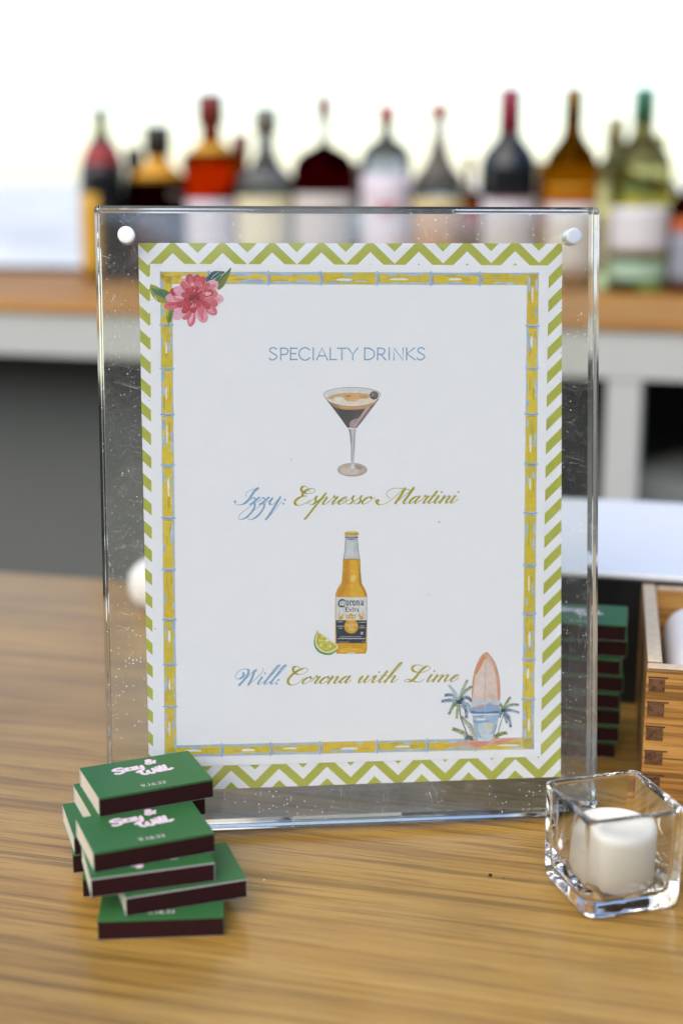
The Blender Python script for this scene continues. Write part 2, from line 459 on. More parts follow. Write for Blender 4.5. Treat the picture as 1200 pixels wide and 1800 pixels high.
# ---- lettering -------------------------------------------------------------
GL = {  # joined script, x-height 1, upright before the slant is applied
 'i': (.60, [[(0, 1), (0, .3), (.1, 0), (.28, .06), (.58, .55)]], [(.02, 1.55)]),
 'n': (1.05, [[(-.02, 1), (0, .5), (0, 0)], [(0, .1), (.15, .7), (.4, 1), (.56, .85), (.55, .3), (.65, 0), (.83, .08), (1.05, .5)]], []),
 'm': (1.62, [[(-.02, 1), (0, .5), (0, 0)], [(0, .1), (.15, .7), (.4, 1), (.56, .85), (.55, .4), (.55, 0)], [(.55, .1), (.7, .7), (.95, 1), (1.1, .85), (1.1, .3), (1.2, 0), (1.38, .08), (1.6, .5)]], []),
 'a': (1.08, [[(.62, .85), (.42, 1), (.16, .75), (.05, .3), (.2, 0), (.42, .2), (.62, .8), (.66, 1)], [(.66, 1), (.62, .3), (.72, 0), (.88, .08), (1.08, .5)]], []),
 'o': (.90, [[(.48, 1), (.18, .82), (.03, .4), (.15, .02), (.4, .02), (.64, .35), (.64, .78), (.48, 1), (.5, .85), (.72, .72), (.92, .85)]], []),
 'e': (.75, [[(.05, .35), (.4, .5), (.56, .78), (.42, 1), (.2, .8), (.06, .4), (.18, .02), (.42, .03), (.75, .5)]], []),
 's': (.70, [[(-.22, .1), (.1, .6), (.27, 1.1)], [(.27, 1.1), (.3, .78), (.5, .4), (.45, .06), (.2, 0), (.03, .15)], [(.45, .1), (.72, .5)]], []),
 'r': (.85, [[(-.05, .2), (.08, .8), (.12, 1.18)], [(.12, 1.1), (.2, .92), (.47, .95)], [(.47, .97), (.4, .3), (.48, 0), (.65, .08), (.85, .5)]], []),
 't': (.64, [[(.12, 1.65), (.08, .9), (.06, .3), (.16, 0), (.36, .06), (.62, .5)], [(-.2, 1.0), (.42, 1.02)]], []),
 'l': (.60, [[(-.05, .3), (.2, 1.3), (.36, 2.3), (.30, 2.75), (.14, 2.5), (.06, 1.4), (.03, .3), (.12, 0), (.3, .06), (.58, .5)]], []),
 'h': (1.05, [[(-.05, .3), (.2, 1.3), (.36, 2.5), (.30, 2.95), (.14, 2.6), (.04, 1.3), (0, 0)], [(0, .1), (.15, .7), (.4, 1), (.56, .85), (.55, .3), (.65, 0), (.83, .08), (1.05, .5)]], []),
 'w': (1.25, [[(-.2, .55), (0, 1), (0, .3), (.12, 0), (.32, .2), (.52, .95)], [(.52, 1), (.52, .3), (.64, 0), (.86, .2), (1.02, .75), (1.0, 1.0), (1.1, .85), (1.3, .85)]], []),
 'p': (1.02, [[(-.25, .1), (.1, .9), (.2, 1.5)], [(.2, 1.5), (.1, .4), (0, -1.5), (-.06, -2.0)], [(0, -1.9), (.1, -.5), (.2, .5), (.42, 1), (.57, .85), (.56, .3), (.66, 0), (.84, .08), (1.05, .5)]], []),
}
INK_B, INK_G = '7fabce', 'a6a01c'
def script(A, word, x, y, sx, sy, col, slope=-.013, slant=.71, thick=3.5, thin=1.0):
    for ch in word:
        adv, strokes, dots = GL[ch]
        f_ = lambda p: (x + p[0] * sx + slant * p[1] * sy, y - p[1] * sy + slope * (p[0] * sx))
        for s_ in strokes: A.pen([f_(p) for p in s_], col, thick, thin)
        for d_ in dots: A.dot(f_(d_), 1.7, col)
        x += adv * sx; y += slope * adv * sx
def caps(A, strokes, ox, oy, sc, col, thick=4.2, thin=1.0):
    for s_ in strokes: A.pen([(ox + p[0] / sc, oy + p[1] / sc) for p in s_], col, thick, thin)
A = art()
# first name line
z1 = (400, 850, 5.714)
caps(A, [[(190, 158), (182, 132), (200, 106), (250, 86), (308, 70)], [(306, 71), (262, 112), (222, 175), (175, 222), (120, 240), (82, 230), (66, 208)]], *z1, INK_B)
A.dot((400 + 76 / 5.714, 850 + 206 / 5.714), 2.2, INK_B)
for dx in (0, 95):
    caps(A, [[(236 + dx, 197), (254 + dx, 166), (286 + dx, 180), (318 + dx, 164)], [(318 + dx, 164), (270 + dx, 205), (226 + dx, 235)],
             [(226 + dx, 235), (258 + dx, 220), (276 + dx, 244), (242 + dx, 312), (186 + dx, 366), (130 + dx, 388), (111 + dx, 370), (136 + dx, 325), (220 + dx, 258), (330 + dx, 190)]], *z1, INK_B, 3.4)
caps(A, [[(418, 205), (450, 168), (424, 215), (430, 236), (462, 230), (500, 192), (528, 163)], [(530, 162), (500, 212), (450, 292), (402, 366), (384, 384)], [(388, 382), (450, 322), (520, 232), (548, 198)]], *z1, INK_B, 3.7)
for q in ((577, 186), (560, 226)): A.dot((400 + q[0] / 5.714, 850 + q[1] / 5.714), 1.9, INK_B)
caps(A, [[(822, 104), (800, 66), (766, 52), (742, 72), (746, 100), (790, 123), (845, 122), (878, 100), (868, 78), (835, 76), (785, 96), (754, 128), (760, 150), (800, 150)],
         [(800, 150), (760, 150), (702, 178), (675, 212), (690, 238), (732, 242), (790, 218), (830, 185)]], *z1, INK_G, 4.3)
script(A, 'spresso', 541.5, 891.2, 19.6, 12.9, INK_G)
z2 = (600, 850, 5.4545)
A.dot((600 + 352 / 5.4545, 850 + 187 / 5.4545), 2.6, INK_G)
caps(A, [[(340, 182), (338, 205), (368, 226), (425, 214), (500, 160), (560, 110), (616, 62)], [(466, 166), (436, 136), (450, 92), (510, 68), (590, 72), (672, 84), (704, 52)],
         [(612, 68), (575, 130), (518, 212)], [(518, 212), (600, 142), (690, 72)], [(694, 64), (640, 142), (600, 195), (606, 216), (634, 204)]], *z2, INK_G, 4.1)
script(A, 'artini', 717, 889.3, 17.6, 12.6, INK_G)
A.build('cocktail_line_lettering', front)
A = art()
z3 = (400, 1160, 5.714); z4 = (600, 1160, 5.4545)
caps(A, [[(158, 160), (162, 186), (122, 218), (86, 212), (82, 180), (120, 136), (180, 118), (211, 132), (204, 172), (165, 230), (118, 281)],
         [(118, 281), (200, 202), (260, 140), (287, 130)], [(287, 130), (266, 150), (245, 212), (210, 277)], [(210, 278), (290, 212), (350, 150), (361, 120), (350, 108)]], *z3, INK_B, 4.0)
script(A, 'ill', 452, 1207.5, 18.5, 12.2, INK_B)
for q in ((512, 228), (493, 267)): A.dot((400 + q[0] / 5.714, 1160 + q[1] / 5.714), 1.9, INK_B)
caps(A, [[(748, 138), (722, 105), (690, 92), (660, 110), (665, 146), (710, 173), (770, 165), (806, 130), (795, 112), (760, 112), (690, 146), (630, 196), (606, 240), (620, 272), (662, 280), (722, 250), (765, 205)]], *z3, INK_G, 4.3)
script(A, 'orona', 529.5, 1206.5, 17.7, 12.2, INK_G)
script(A, 'with', 629, 1205, 19.0, 12.0, INK_G)
caps(A, [[(798, 112), (770, 80), (720, 75), (682, 95), (690, 130), (750, 148), (820, 130), (851, 105), (840, 85), (810, 90), (760, 130), (710, 196), (660, 232), (622, 236), (606, 224), (640, 212), (700, 232), (748, 238), (795, 212)]], *z4, INK_G, 4.1)
script(A, 'ime', 750, 1203, 17.8, 12.0, INK_G)
A.build('beer_line_lettering', front)
# heading: light sans capitals
A = art(440, 590, 3.53); hh = INK_B; wd = 8.6
def seg(*p, curve=False): A.pen(list(p), hh, wd, n=8 if curve else 2, raw=not curve)
def S_(x0, x1): seg((x1 - 3, 99), (x1 - 12, 90), ((x0 + x1) / 2, 88), (x0 + 7, 96), (x0 + 6, 110), ((x0 + x1) / 2, 124), (x1 - 4, 136), (x1 - 3, 152), ((x0 + x1) / 2 - 2, 164), (x0 + 8, 161), (x0 + 1, 152), curve=True)
Y0, Y1 = 90, 164
S_(117, 165)
seg((189, Y0), (189, Y1)); seg((189, 92), (215, 92), (232, 100), (234, 113), (226, 126), (212, 131), (189, 131), curve=True)
seg((250, Y0), (250, Y1)); [seg((250, y), (x, y)) for y, x in ((92, 290), (125, 284), (162, 291))]
seg((368, 103), (352, 91), (333, 89), (310, 103), (303, 127), (310, 150), (333, 165), (352, 163), (370, 151), curve=True)
seg((391, Y0), (391, Y1))
seg((412, Y1), (445, Y0), (479, Y1)); seg((424, 139), (467, 139))
seg((496, Y0), (496, Y1)); seg((496, 162), (536, 162))
seg((541, 92), (595, 92)); seg((568, 92), (568, Y1))
seg((606, Y0), (636, 130), (667, Y0)); seg((636, 130), (636, Y1))
seg((710, Y0), (710, Y1)); seg((710, 92), (735, 92), (762, 106), (770, 127), (762, 149), (735, 162), (710, 162), curve=True)
seg((790, Y0), (790, Y1)); seg((790, 92), (815, 92), (832, 100), (834, 112), (826, 125), (812, 130), (790, 130), curve=True); seg((812, 130), (840, Y1))
seg((862, Y0), (862, Y1))
seg((891, Y1), (891, Y0), (948, Y1), (948, Y0))
seg((970, Y0), (970, Y1)); seg((1018, Y0), (972, 126), (1024, Y1))
S_(1035, 1082)
A.build('heading_lettering', front)

# ---- bamboo border ---------------------------------------------------------
A = art()
rnd = random.Random(3)
YEL = ['d8c32c', 'd2c02c', 'dcc637', 'cfbd38', 'd9bd30']; BLU = ['a9c0dd', '9fb8da', 'b4c7df', 'a3bfcf']
ODD = [True]
def bamboo(a, bb, nrm, wid, style=0, first=False):
    """one length of cane between nodes a and bb; nrm = unit across, wid = thickness"""
    a, bb, nrm = Vector(a), Vector(bb), Vector(nrm); d = (bb - a); Ln = d.length; d /= Ln
    P = lambda t, s_: tuple(a + d * (t * Ln) + nrm * (s_ * wid / 2))
    wob = lambda k: k + rnd.uniform(-.07, .07)
    fl = 1.06
    base = [P(0, fl), P(.04, .98), P(.3, wob(.92)), P(.6, wob(.92)), P(.95, 1.0), P(1, fl), P(1, -fl), P(.95, -1.0), P(.6, wob(-.92)), P(.3, wob(-.92)), P(.04, -.98), P(0, -fl)]
    A.z = ZF + (8e-6 if ODD[0] else 4.5e-5); ODD[0] = not ODD[0]
    A.poly(base, rnd.choice(BLU), False)
    # yellow body, leaving uneven pale blue along one or both flanks
    lo_, hi_ = (.96, .96) if style == 1 else ((rnd.uniform(.5, .75), rnd.uniform(.55, .8)) if style == 0 else (rnd.uniform(.75, .97), rnd.uniform(.6, .95)))
    n_ = 9; up_ = []; dn_ = []
    for i in range(n_):
        t = .035 + .93 * i / (n_ - 1); e_ = .8 if i in (0, n_ - 1) else 1
        up_.append(P(t, e_ * min(.98, hi_ + rnd.uniform(-.10, .10)))); dn_.append(P(t, -e_ * min(.98, lo_ + rnd.uniform(-.10, .10))))
    A.poly(up_ + dn_[::-1], rnd.choice(YEL), True, 3)
    for _ in range(4):                                  # darker gold and olive dry brush
        t0 = rnd.uniform(.05, .6); t1 = t0 + rnd.uniform(.15, .33); s_ = rnd.uniform(-.6, .6)
        A.pen([P(t0, s_), P((t0 + t1) / 2, s_ + rnd.uniform(-.1, .1)), P(min(.97, t1), s_)], rnd.choice(['cbb027', 'c9b43a', 'bdb23c', 'e0c63f', 'c5a82a']), wid * rnd.uniform(.08, .2), n=4, taper=True)
    for _ in range(rnd.randint(2, 5)):                  # pale blue strokes
        t0 = rnd.uniform(.03, .7); t1 = t0 + rnd.uniform(.1, .25); s_ = rnd.choice((-1, 1)) * rnd.uniform(.45, .85)
        A.pen([P(t0, s_), P((t0 + t1) / 2, s_ * .9), P(min(.98, t1), s_)], rnd.choice(BLU + ['a8c4b8']), wid * rnd.uniform(.12, .26), n=4, taper=True)
    if rnd.random() < .75:                              # white highlight
        t0 = rnd.uniform(.2, .45); s_ = rnd.uniform(-.15, .3)
        A.pen([P(t0, s_), P(t0 + .12, s_ - .04), P(t0 + rnd.uniform(.22, .34), s_)], 'e6e9e6', wid * rnd.uniform(.12, .22), n=5, taper=True)
    A.pen([P(.01, .97), P(.3, .93), P(.6, .93), P(.99, .99)], rnd.choice(['a3b8d4', 'b0bfa0']), wid * .045, n=4, taper=True)
    A.pen([P(.01, -.97), P(.3, -.93), P(.6, -.93), P(.99, -.99)], rnd.choice(['a3b8d4', 'b0bfa0']), wid * .045, n=4, taper=True)
    if not first:                                       # the node rings
        g = rnd.choice(['6f86b8', '7d93a2', '6c8a94', '7b92c6'])
        A.pen([P(.0, 1.08), P(.012, .3), P(.005, -.4), P(0, -1.08)], 'bccadb', wid * .16, n=4)
        A.pen([P(-.01, 1.05), P(.015, .2), P(-.01, -1.05)], g, wid * .085, n=5, taper=True)
        A.pen([P(.035, .9), P(.045, .0), P(.03, -.95)], rnd.choice(['8aa0cc', '9aa76a', '7f95b5']), wid * .06, n=5, taper=True)
def lerp_at(a, bb, q, ax):
    t = (q - a[ax]) / (bb[ax] - a[ax]); return tuple(a[i] + (bb[i] - a[i]) * t for i in (0, 1))
def cane(a, bb, nodes, ax, wid, styles=None):
    pts = [a] + [lerp_at(a, bb, q, ax) for q in nodes] + [bb]
    nr = (0, 1) if ax == 0 else (1, 0)
    for i in range(len(pts) - 1):
        bamboo(pts[i], pts[i + 1], nr, wid, (styles or {}).get(i, 2 if ax else 0), i == 0)
cane((292, 482), (300, 1332), (575, 652, 733, 822, 915, 1006, 1094, 1173, 1247), 1, 21.5, {0: 1, 1: 1, 3: 1, 8: 1})
cane((937, 484), (928, 1322), (577, 651, 732, 820, 906, 998, 1083, 1164, 1234), 1, 21, {3: 1, 6: 1})
cane((281, 492), (947, 494), (367, 472, 564, 663, 758, 844), 0, 22, {0: 1, 3: 1, 6: 2})
cane((292, 1326), (938, 1311), (390, 476, 563, 663, 751, 836), 0, 21, {3: 1, 6: 2})
A.z = ZF + 8e-5
A.poly([(800, 1310), (830, 1306), (880, 1302), (915, 1302), (910, 1306), (880, 1311), (850, 1318), (820, 1315), (790, 1313)], 'd8a99a')
A.poly([(826, 1311), (850, 1308), (858, 1312), (840, 1319), (830, 1315)], 'd48f78')
A.poly([(868, 1309), (890, 1304), (906, 1303), (890, 1310), (872, 1313)], 'cf917d')
A.build('bamboo_border', front)

# ---- flower ----------------------------------------------------------------
A = art(260, 470, 8, 9e-5)
rnd = random.Random(11)
A.poly([(35, 270), (110, 290), (170, 320), (250, 350), (330, 400), (300, 470), (270, 530), (190, 530), (120, 500), (60, 430), (32, 350)], '9a9d3a')
A.poly([(40, 320), (90, 330), (140, 340), (210, 340), (320, 400), (240, 470), (180, 440), (100, 400)], '4d7a55')
for i in range(7):
    A.pen([(60 + i * 30, 330 + i * 12), (110 + i * 26, 360 + i * 12), (150 + i * 24, 350 + i * 22)], rnd.choice(['2f5d57', '3c6a46', '7fa35a', '54847f']), 15, n=4, taper=True)
A.pen([(90, 430), (130, 490)], 'e9dfc9', 9, n=4, taper=True)
A.poly([(300, 640), (350, 625), (375, 640), (350, 720), (325, 790), (290, 800), (275, 740)], '6f8f42')
A.pen([(270, 650), (262, 740), (300, 860)], 'a88b2a', 13, n=5, taper=True); A.pen([(330, 650), (310, 740), (290, 830)], '3f6b3c', 12, n=5, taper=True)
A.poly([(1168, 32), (1150, 120), (1105, 220), (1060, 300), (990, 345), (970, 260), (1010, 180), (1090, 110)], '6d8440')
A.poly([(1165, 40), (1120, 110), (1040, 190), (980, 300), (1020, 200), (1100, 100)], '3f6247')
A.poly([(1080, 92), (1000, 82), (920, 85), (860, 135), (815, 180), (830, 240), (900, 235), (980, 220), (1030, 150)], '3a6a73')
A.poly([(1000, 100), (930, 95), (880, 140), (850, 200), (890, 210), (950, 170)], '2c5561')
A.pen([(1000, 95), (930, 140), (890, 190)], 'c9dada', 8, n=5, taper=True); A.pen([(960, 180), (905, 210)], 'd5e0e0', 10, n=4, taper=True)
A.pen([(1090, 115), (1010, 135), (960, 180)], '8fae63', 12, n=4, taper=True)
ctr_ = Vector((650, 445))
def petal(tip, wid, col, base=.25, edge=None, hl=True):
    tip = Vector(tip); d = tip - ctr_; L = d.length; d /= L; n_ = Vector((-d.y, d.x))
    P = lambda t, s_: tuple(ctr_ + d * (t * L) + n_ * (s_ * wid))
    sh = [P(base, .18), P(.5, .42), P(.72, .52), P(.9, .36), P(1, .02), P(.9, -.38), P(.72, -.5), P(.5, -.4), P(base, -.18)]
    A.poly(sh, col)
    if edge:
        A.poly([P(base, .1), P(.5, .2), P(.75, .24), P(.9, .1), P(.75, -.12), P(.5, -.16), P(base, -.1)], edge)
    if hl:
        A.pen([P(base + .1, .44 * .6), P(.6, .47), P(.85, .42)], 'f0dfe2', 6, n=4, taper=True)
pk, rs_, rd, dk = ['e2a5bb', 'e6b3c6', 'dd9cb0'], ['d4727f', 'cc6a74', 'd98088'], ['c14a5a', 'b83f50', 'c75563'], ['8e2c3c', '9c3345', 'a53a4a']
for tip, wid, col, edge in (((470, 205), 150, pk[0], None), ((575, 118), 130, rd[2], rs_[1]), ((700, 128), 120, rd[0], rs_[1]), ((795, 155), 120, rd[2], None), ((985, 240), 170, pk[1], 'd9848f'),
                       ((1070, 478), 150, pk[1], pk[2]), ((985, 395), 150, rs_[2], rs_[0]), ((968, 690), 140, rs_[0], pk[2]), ((985, 560), 130, rs_[1], None), ((805, 808), 160, pk[2], rs_[0]), ((595, 866), 120, rs_[0], pk[1]),
                       ((500, 765), 150, rs_[1], rs_[2]), ((362, 758), 150, pk[1], None), ((232, 590), 150, rs_[0], rd[2]), ((245, 458), 130, pk[0], None), ((312, 355), 140, rd[1], rs_[1])):
    petal(tip, wid, col, .2, edge)
for i in range(13):
    a = i * math.tau / 13 + .2; L = rnd.uniform(225, 285)
    petal((650 + L * 1.12 * math.cos(a), 445 + L * math.sin(a)), rnd.uniform(95, 125), rnd.choice(rs_ + rd + pk[:1]), .15, rnd.choice([None, rd[0], rs_[0], pk[1]]))
for i in range(11):
    a = i * math.tau / 11 + .5; L = rnd.uniform(150, 190)
    petal((650 + L * math.cos(a), 445 + L * math.sin(a)), rnd.uniform(75, 95), rnd.choice(rd + rs_[:1]), .1, rnd.choice([None, rd[1], dk[2]]), rnd.random() < .6)
for i in range(9):
    a = i * math.tau / 9; L = rnd.uniform(75, 105)
    petal((650 + L * math.cos(a), 445 + L * math.sin(a)), 52, rnd.choice(dk + rd[1:2]), .05, None, False)
for i in range(12):
    a = rnd.uniform(0, math.tau); r_ = rnd.uniform(55, 190)
    q = Vector((650 + r_ * math.cos(a), 445 + r_ * math.sin(a))); d_ = Vector((math.cos(a + .5), math.sin(a + .5))) * rnd.uniform(18, 40)
    A.pen([tuple(q), tuple(q + d_ * .6), tuple(q + d_)], rnd.choice(['f2e3e6', 'eed9dd', '7a2433']), 7, n=4, taper=True)
A.dot((645, 440), 34, '8a3440')
A.build('dahlia_drawing', front)

# ---- cocktail glass --------------------------------------------------------
A = art(555, 670, 9.231)
def ell(c, rx, ry, n=28, a0=0, a1=math.tau): return [(c[0] + rx * math.cos(a0 + (a1 - a0) * i / n), c[1] + ry * math.sin(a0 + (a1 - a0) * i / n)) for i in range(n if a1 - a0 > 6.2 else n + 1)]
A.poly(ell((590, 255), 466, 122), 'bcbdb6', False); A.poly(ell((590, 257), 456, 113), 'd6dbdf', False)
A.poly([(150, 300), (190, 345), (520, 790), (660, 800), (1000, 345), (1035, 300), (900, 380), (590, 420), (280, 380)], '6f5f55', False)
A.poly([(195, 350), (300, 480), (520, 790), (600, 795), (545, 700), (400, 500)], '4a4644', False)
A.poly([(330, 480), (500, 490), (800, 490), (720, 600), (560, 690), (540, 760), (420, 620)], '54504c')
A.poly([(350, 500), (560, 495), (640, 560), (560, 680), (470, 650)], '47484a')
A.poly([(800, 480), (900, 400), (990, 355), (900, 480), (760, 640), (660, 790), (600, 795), (640, 690), (720, 600)], '8e7a72')
A.poly([(850, 430), (900, 420), (760, 620), (650, 770), (600, 780), (700, 640)], 'b6a6a2')
A.poly([(560, 700), (640, 650), (690, 660), (640, 740), (590, 790), (550, 770)], 'a592a0')
A.poly([(980, 360), (1000, 350), (900, 480), (760, 660), (740, 670), (860, 500)], '5b4a44')
A.poly([(200, 340), (330, 400), (590, 435), (850, 400), (990, 340), (930, 420), (800, 480), (620, 500), (420, 490), (280, 420)], 'c79b6d')
A.poly([(210, 350), (300, 400), (400, 470), (350, 480), (270, 430)], 'a87b55')
A.poly(ell((590, 320), 400, 95), 'c8a069', False); A.poly(ell((590, 338), 392, 88), 'dfd8cd', False)
A.poly([(200, 310), (300, 260), (480, 232), (720, 232), (880, 258), (860, 310), (700, 330), (520, 360), (430, 300), (330, 290), (260, 330)], 'd3ab74')
A.poly([(480, 275), (560, 265), (570, 285), (500, 292)], 'b98152'); A.poly([(540, 330), (640, 320), (700, 330), (640, 372), (560, 362)], 'd9b47e')
A.poly([(700, 275), (800, 270), (850, 300), (760, 310)], 'c99a66'); A.poly([(300, 330), (380, 300), (440, 320), (400, 370), (320, 365)], 'dfe2e2')
A.pen(ell((590, 255), 464, 120, 30, 2.6, 6.5), '9c9d97', 7, raw=True)
A.pen([(140, 300), (300, 385), (590, 432), (880, 390), (1040, 290)], 'e4e6e4', 14, n=8)
A.dot((948, 266), 72, '4d4146', 68); A.dot((962, 258), 48, '75625f', 50); A.pen([(905, 290), (925, 250), (915, 225)], 'b7aab2', 14, n=5, taper=True); A.poly([(890, 290), (950, 322), (1010, 290), (980, 325), (930, 332)], '3c3236')
A.pen([(165, 320), (350, 560), (520, 795)], '5c5452', 9, n=6); A.pen([(1030, 310), (850, 560), (660, 800)], '6c6262', 9, n=6)
A.poly([(525, 800), (660, 800), (642, 900), (632, 1100), (620, 1370), (640, 1450), (590, 1475), (550, 1450), (575, 1370), (572, 1100), (552, 900)], 'c3bfc9', False)
A.poly(ell((595, 1476), 240, 110), '9d8a80', False); A.poly(ell((598, 1474), 228, 101), 'c4b5aa', False); A.poly(ell((560, 1500), 150, 62), 'cfc6bd', False)
A.poly([(640, 1390), (720, 1400), (760, 1450), (700, 1470), (650, 1440)], 'a99a96')
A.poly([(528, 802), (658, 802), (642, 900), (632, 1100), (620, 1390), (640, 1450), (595, 1472), (552, 1450), (575, 1390), (572, 1100), (552, 900)], 'c6c4d0', False)
A.poly([(535, 815), (570, 820), (585, 960), (588, 1300), (575, 1390), (572, 1100), (552, 900)], '8d8992', False)
A.poly([(640, 820), (655, 815), (642, 900), (634, 1100), (622, 1330), (615, 1100), (622, 920)], '9b949b', False)
A.poly([(590, 1390), (612, 1390), (628, 1445), (595, 1465), (560, 1448)], 'dde2e4'); A.pen([(530, 800), (595, 812), (658, 800)], 'e6e4ea', 12, n=6)
A.build('cocktail_glass_drawing', front)

# ---- beer bottle -----------------------------------------------------------
A = art(545, 930, 7.826)
outl = [(490, 170), (478, 350), (460, 455), (452, 620), (438, 770), (385, 850), (358, 920), (352, 1000), (352, 1690), (370, 1750), (560, 1758), (760, 1750), (778, 1690), (782, 1000), (776, 920), (745, 850), (708, 780), (690, 620), (685, 455), (665, 350), (650, 170)]
A.poly([(p[0] + (-5 if p[0] < 570 else 5), p[1]) for p in outl], '7d6a35', False)
A.poly(outl, 'd6a01c', False)
A.poly([(490, 170), (478, 350), (463, 450), (684, 450), (665, 350), (650, 170)], 'c3c9d0', False)
A.poly([(515, 190), (505, 420), (600, 430), (600, 190)], 'cfd5da', False)
for q in ((470, 380), (468, 410), (672, 330), (668, 250), (480, 320), (655, 210), (510, 275)): A.dot(q, 5, '6d7278')
A.pen([(489, 175), (478, 350), (464, 448)], '6f757b', 7, raw=True); A.pen([(651, 175), (665, 350), (682, 448)], '6f757b', 7, raw=True)
A.poly([(478, 470), (470, 640), (450, 800), (395, 870), (375, 960), (430, 960), (520, 800), (530, 640), (530, 470)], 'c98f14')
A.poly([(560, 470), (640, 480), (660, 640), (680, 800), (740, 900), (740, 955), (560, 955), (560, 800)], 'e0b02c')
A.poly([(560, 690), (600, 660), (632, 710), (600, 760), (565, 745)], 'e9cc74')
A.poly([(690, 560), (700, 770), (760, 890), (772, 960), (755, 960), (720, 860), (672, 760), (675, 560)], 'b98312')
A.pen([(462, 458), (570, 448), (686, 458)], '8c6c1f', 9, n=5)
for y_ in range(470, 960, 32):
    A.dot((rnd.uniform(440, 470) - max(0, (y_ - 770)) * .4, y_), 5, '6b5a24'); A.dot((690 + max(0, (y_ - 770)) * .45, y_ + 12), 5, '6b5a24')
A.poly([(372, 1620), (760, 1620), (764, 1690), (740, 1735), (400, 1738), (372, 1690)], 'd9a21a'); A.poly([(420, 1690), (560, 1670), (720, 1690), (700, 1730), (440, 1735)], 'e2b53a')
A.pen([(380, 1748), (560, 1740), (760, 1748)], 'c59a3a', 9, n=5); A.poly([(520, 1740), (600, 1736), (630, 1752), (520, 1756)], 'dcdcd2')
A.poly([(355, 968), (565, 976), (780, 968), (780, 1292), (355, 1292)], 'd5dadd', False)
A.poly([(357, 1290), (780, 1290), (762, 1606), (365, 1606)], '2e3a49', False)
A.dot((568, 1376), 102, 'b07d14'); A.dot((568, 1376), 94, 'dca91d')
A.poly([(484, 1292), (652, 1292), (640, 1255), (500, 1255)], 'd5dadd', False)
# crown and two beasts
A.poly([(497, 1250), (492, 1215), (520, 1222), (540, 1208), (562, 1196), (585, 1208), (605, 1222), (632, 1213), (628, 1250), (620, 1278), (505, 1278)], 'd2a528', False)
for x_ in (520, 562, 604): A.dot((x_, 1240), 11, 'd5dadd')
A.pen([(505, 1262), (562, 1268), (622, 1262)], 'd5dadd', 6, n=4)
for s_ in (1, -1):
    X = lambda x_: 565 + s_ * (x_ - 565)
    A.poly([(X(392), 1268), (X(400), 1240), (X(420), 1238), (X(440), 1215), (X(462), 1198), (X(456), 1240), (X(446), 1272), (X(420), 1282)], 'd8a62a')
    A.pen([(X(420), 1250), (X(400), 1215), (X(410), 1185), (X(396), 1165)], 'd8a62a', 10, n=5); A.pen([(X(404), 1215), (X(382), 1200)], 'd8a62a', 8, n=3)
# blackletter brand
def bl(x0, y0, k, glyphs, wd_):
    for gx, st_ in glyphs:
        for a_ in st_: A.pen([(x0 + gx + p[0] * k, y0 + p[1] * k) for p in a_], '2b3340', wd_ if len(a_) > 1 else wd_, raw=True)
oo = [[(0, 12), (0, 58)], [(0, 12), (14, 2), (28, 14)], [(28, 14), (28, 58)], [(0, 58), (14, 70), (28, 58)]]
rr_ = [[(0, 6), (0, 62)], [(0, 62), (8, 70)], [(6, 14), (18, 4), (26, 14)]]
nn_ = [[(0, 6), (0, 66)], [(0, 16), (16, 4), (28, 16)], [(28, 16), (28, 62)], [(28, 62), (36, 68)]]
aa_ = [[(2, 12), (16, 4), (28, 14)], [(28, 14), (28, 60)], [(28, 60), (38, 66)], [(28, 34), (6, 40), (2, 56), (14, 66), (28, 56)]]
A.pen([(470, 1012), (430, 1010), (398, 1040), (394, 1075), (420, 1102), (462, 1098)], '2b3340', 20, n=6); A.pen([(440, 1010), (432, 1060), (440, 1100)], '2b3340', 7, n=4)
A.pen([(470, 1008), (472, 1116)], '2b3340', 8, raw=True); A.pen([(476, 1010), (488, 1022)], '2b3340', 9, raw=True)
bl(0, 1018, 1.0, ((498, oo), (553, rr_), (592, oo), (644, nn_), (698, aa_)), 13)
A.pen([(495, 1112), (495, 1170)], '2b3340', 12, raw=True)
for y_, l_ in ((1112, 528), (1140, 520), (1170, 530)): A.pen([(490, y_), (l_, y_)], '2b3340', 8, raw=True)
A.pen([(540, 1132), (568, 1170)], '2b3340', 10, raw=True); A.pen([(568, 1132), (540, 1170)], '2b3340', 6, raw=True)
A.pen([(588, 1116), (588, 1166), (598, 1170)], '2b3340', 9, raw=True); A.pen([(578, 1132), (600, 1132)], '2b3340', 6, raw=True)
A.pen([(616, 1130), (616, 1170)], '2b3340', 10, raw=True); A.pen([(620, 1136), (636, 1132)], '2b3340', 8, raw=True)
bl(646, 1130, .58, ((0, aa_),), 9)
# small print
def small(x0, x1, y, h_=12, col='c8ced4'):
    x_ = x0
    while x_ < x1:
        w_ = rnd.uniform(6, 13); A.pen([(x_, y + rnd.uniform(-2, 2)), (x_ + w_ * .7, y + rnd.uniform(-3, 3))], col, h_ * .55, raw=True); x_ += w_
for a_ in ((378, 445, 1312), (672, 765, 1318), (376, 455, 1372), (392, 436, 1398), (690, 740, 1368), (680, 757, 1394)): small(*a_)
small(415, 710, 1517, 10); small(388, 745, 1542, 18); small(398, 540, 1590, 8); small(718, 736, 1582, 9)
A.dot((712, 1468), 20, 'c8ced4'); A.pen([(700, 1460), (724, 1478)], '2e3a49', 6, raw=True)
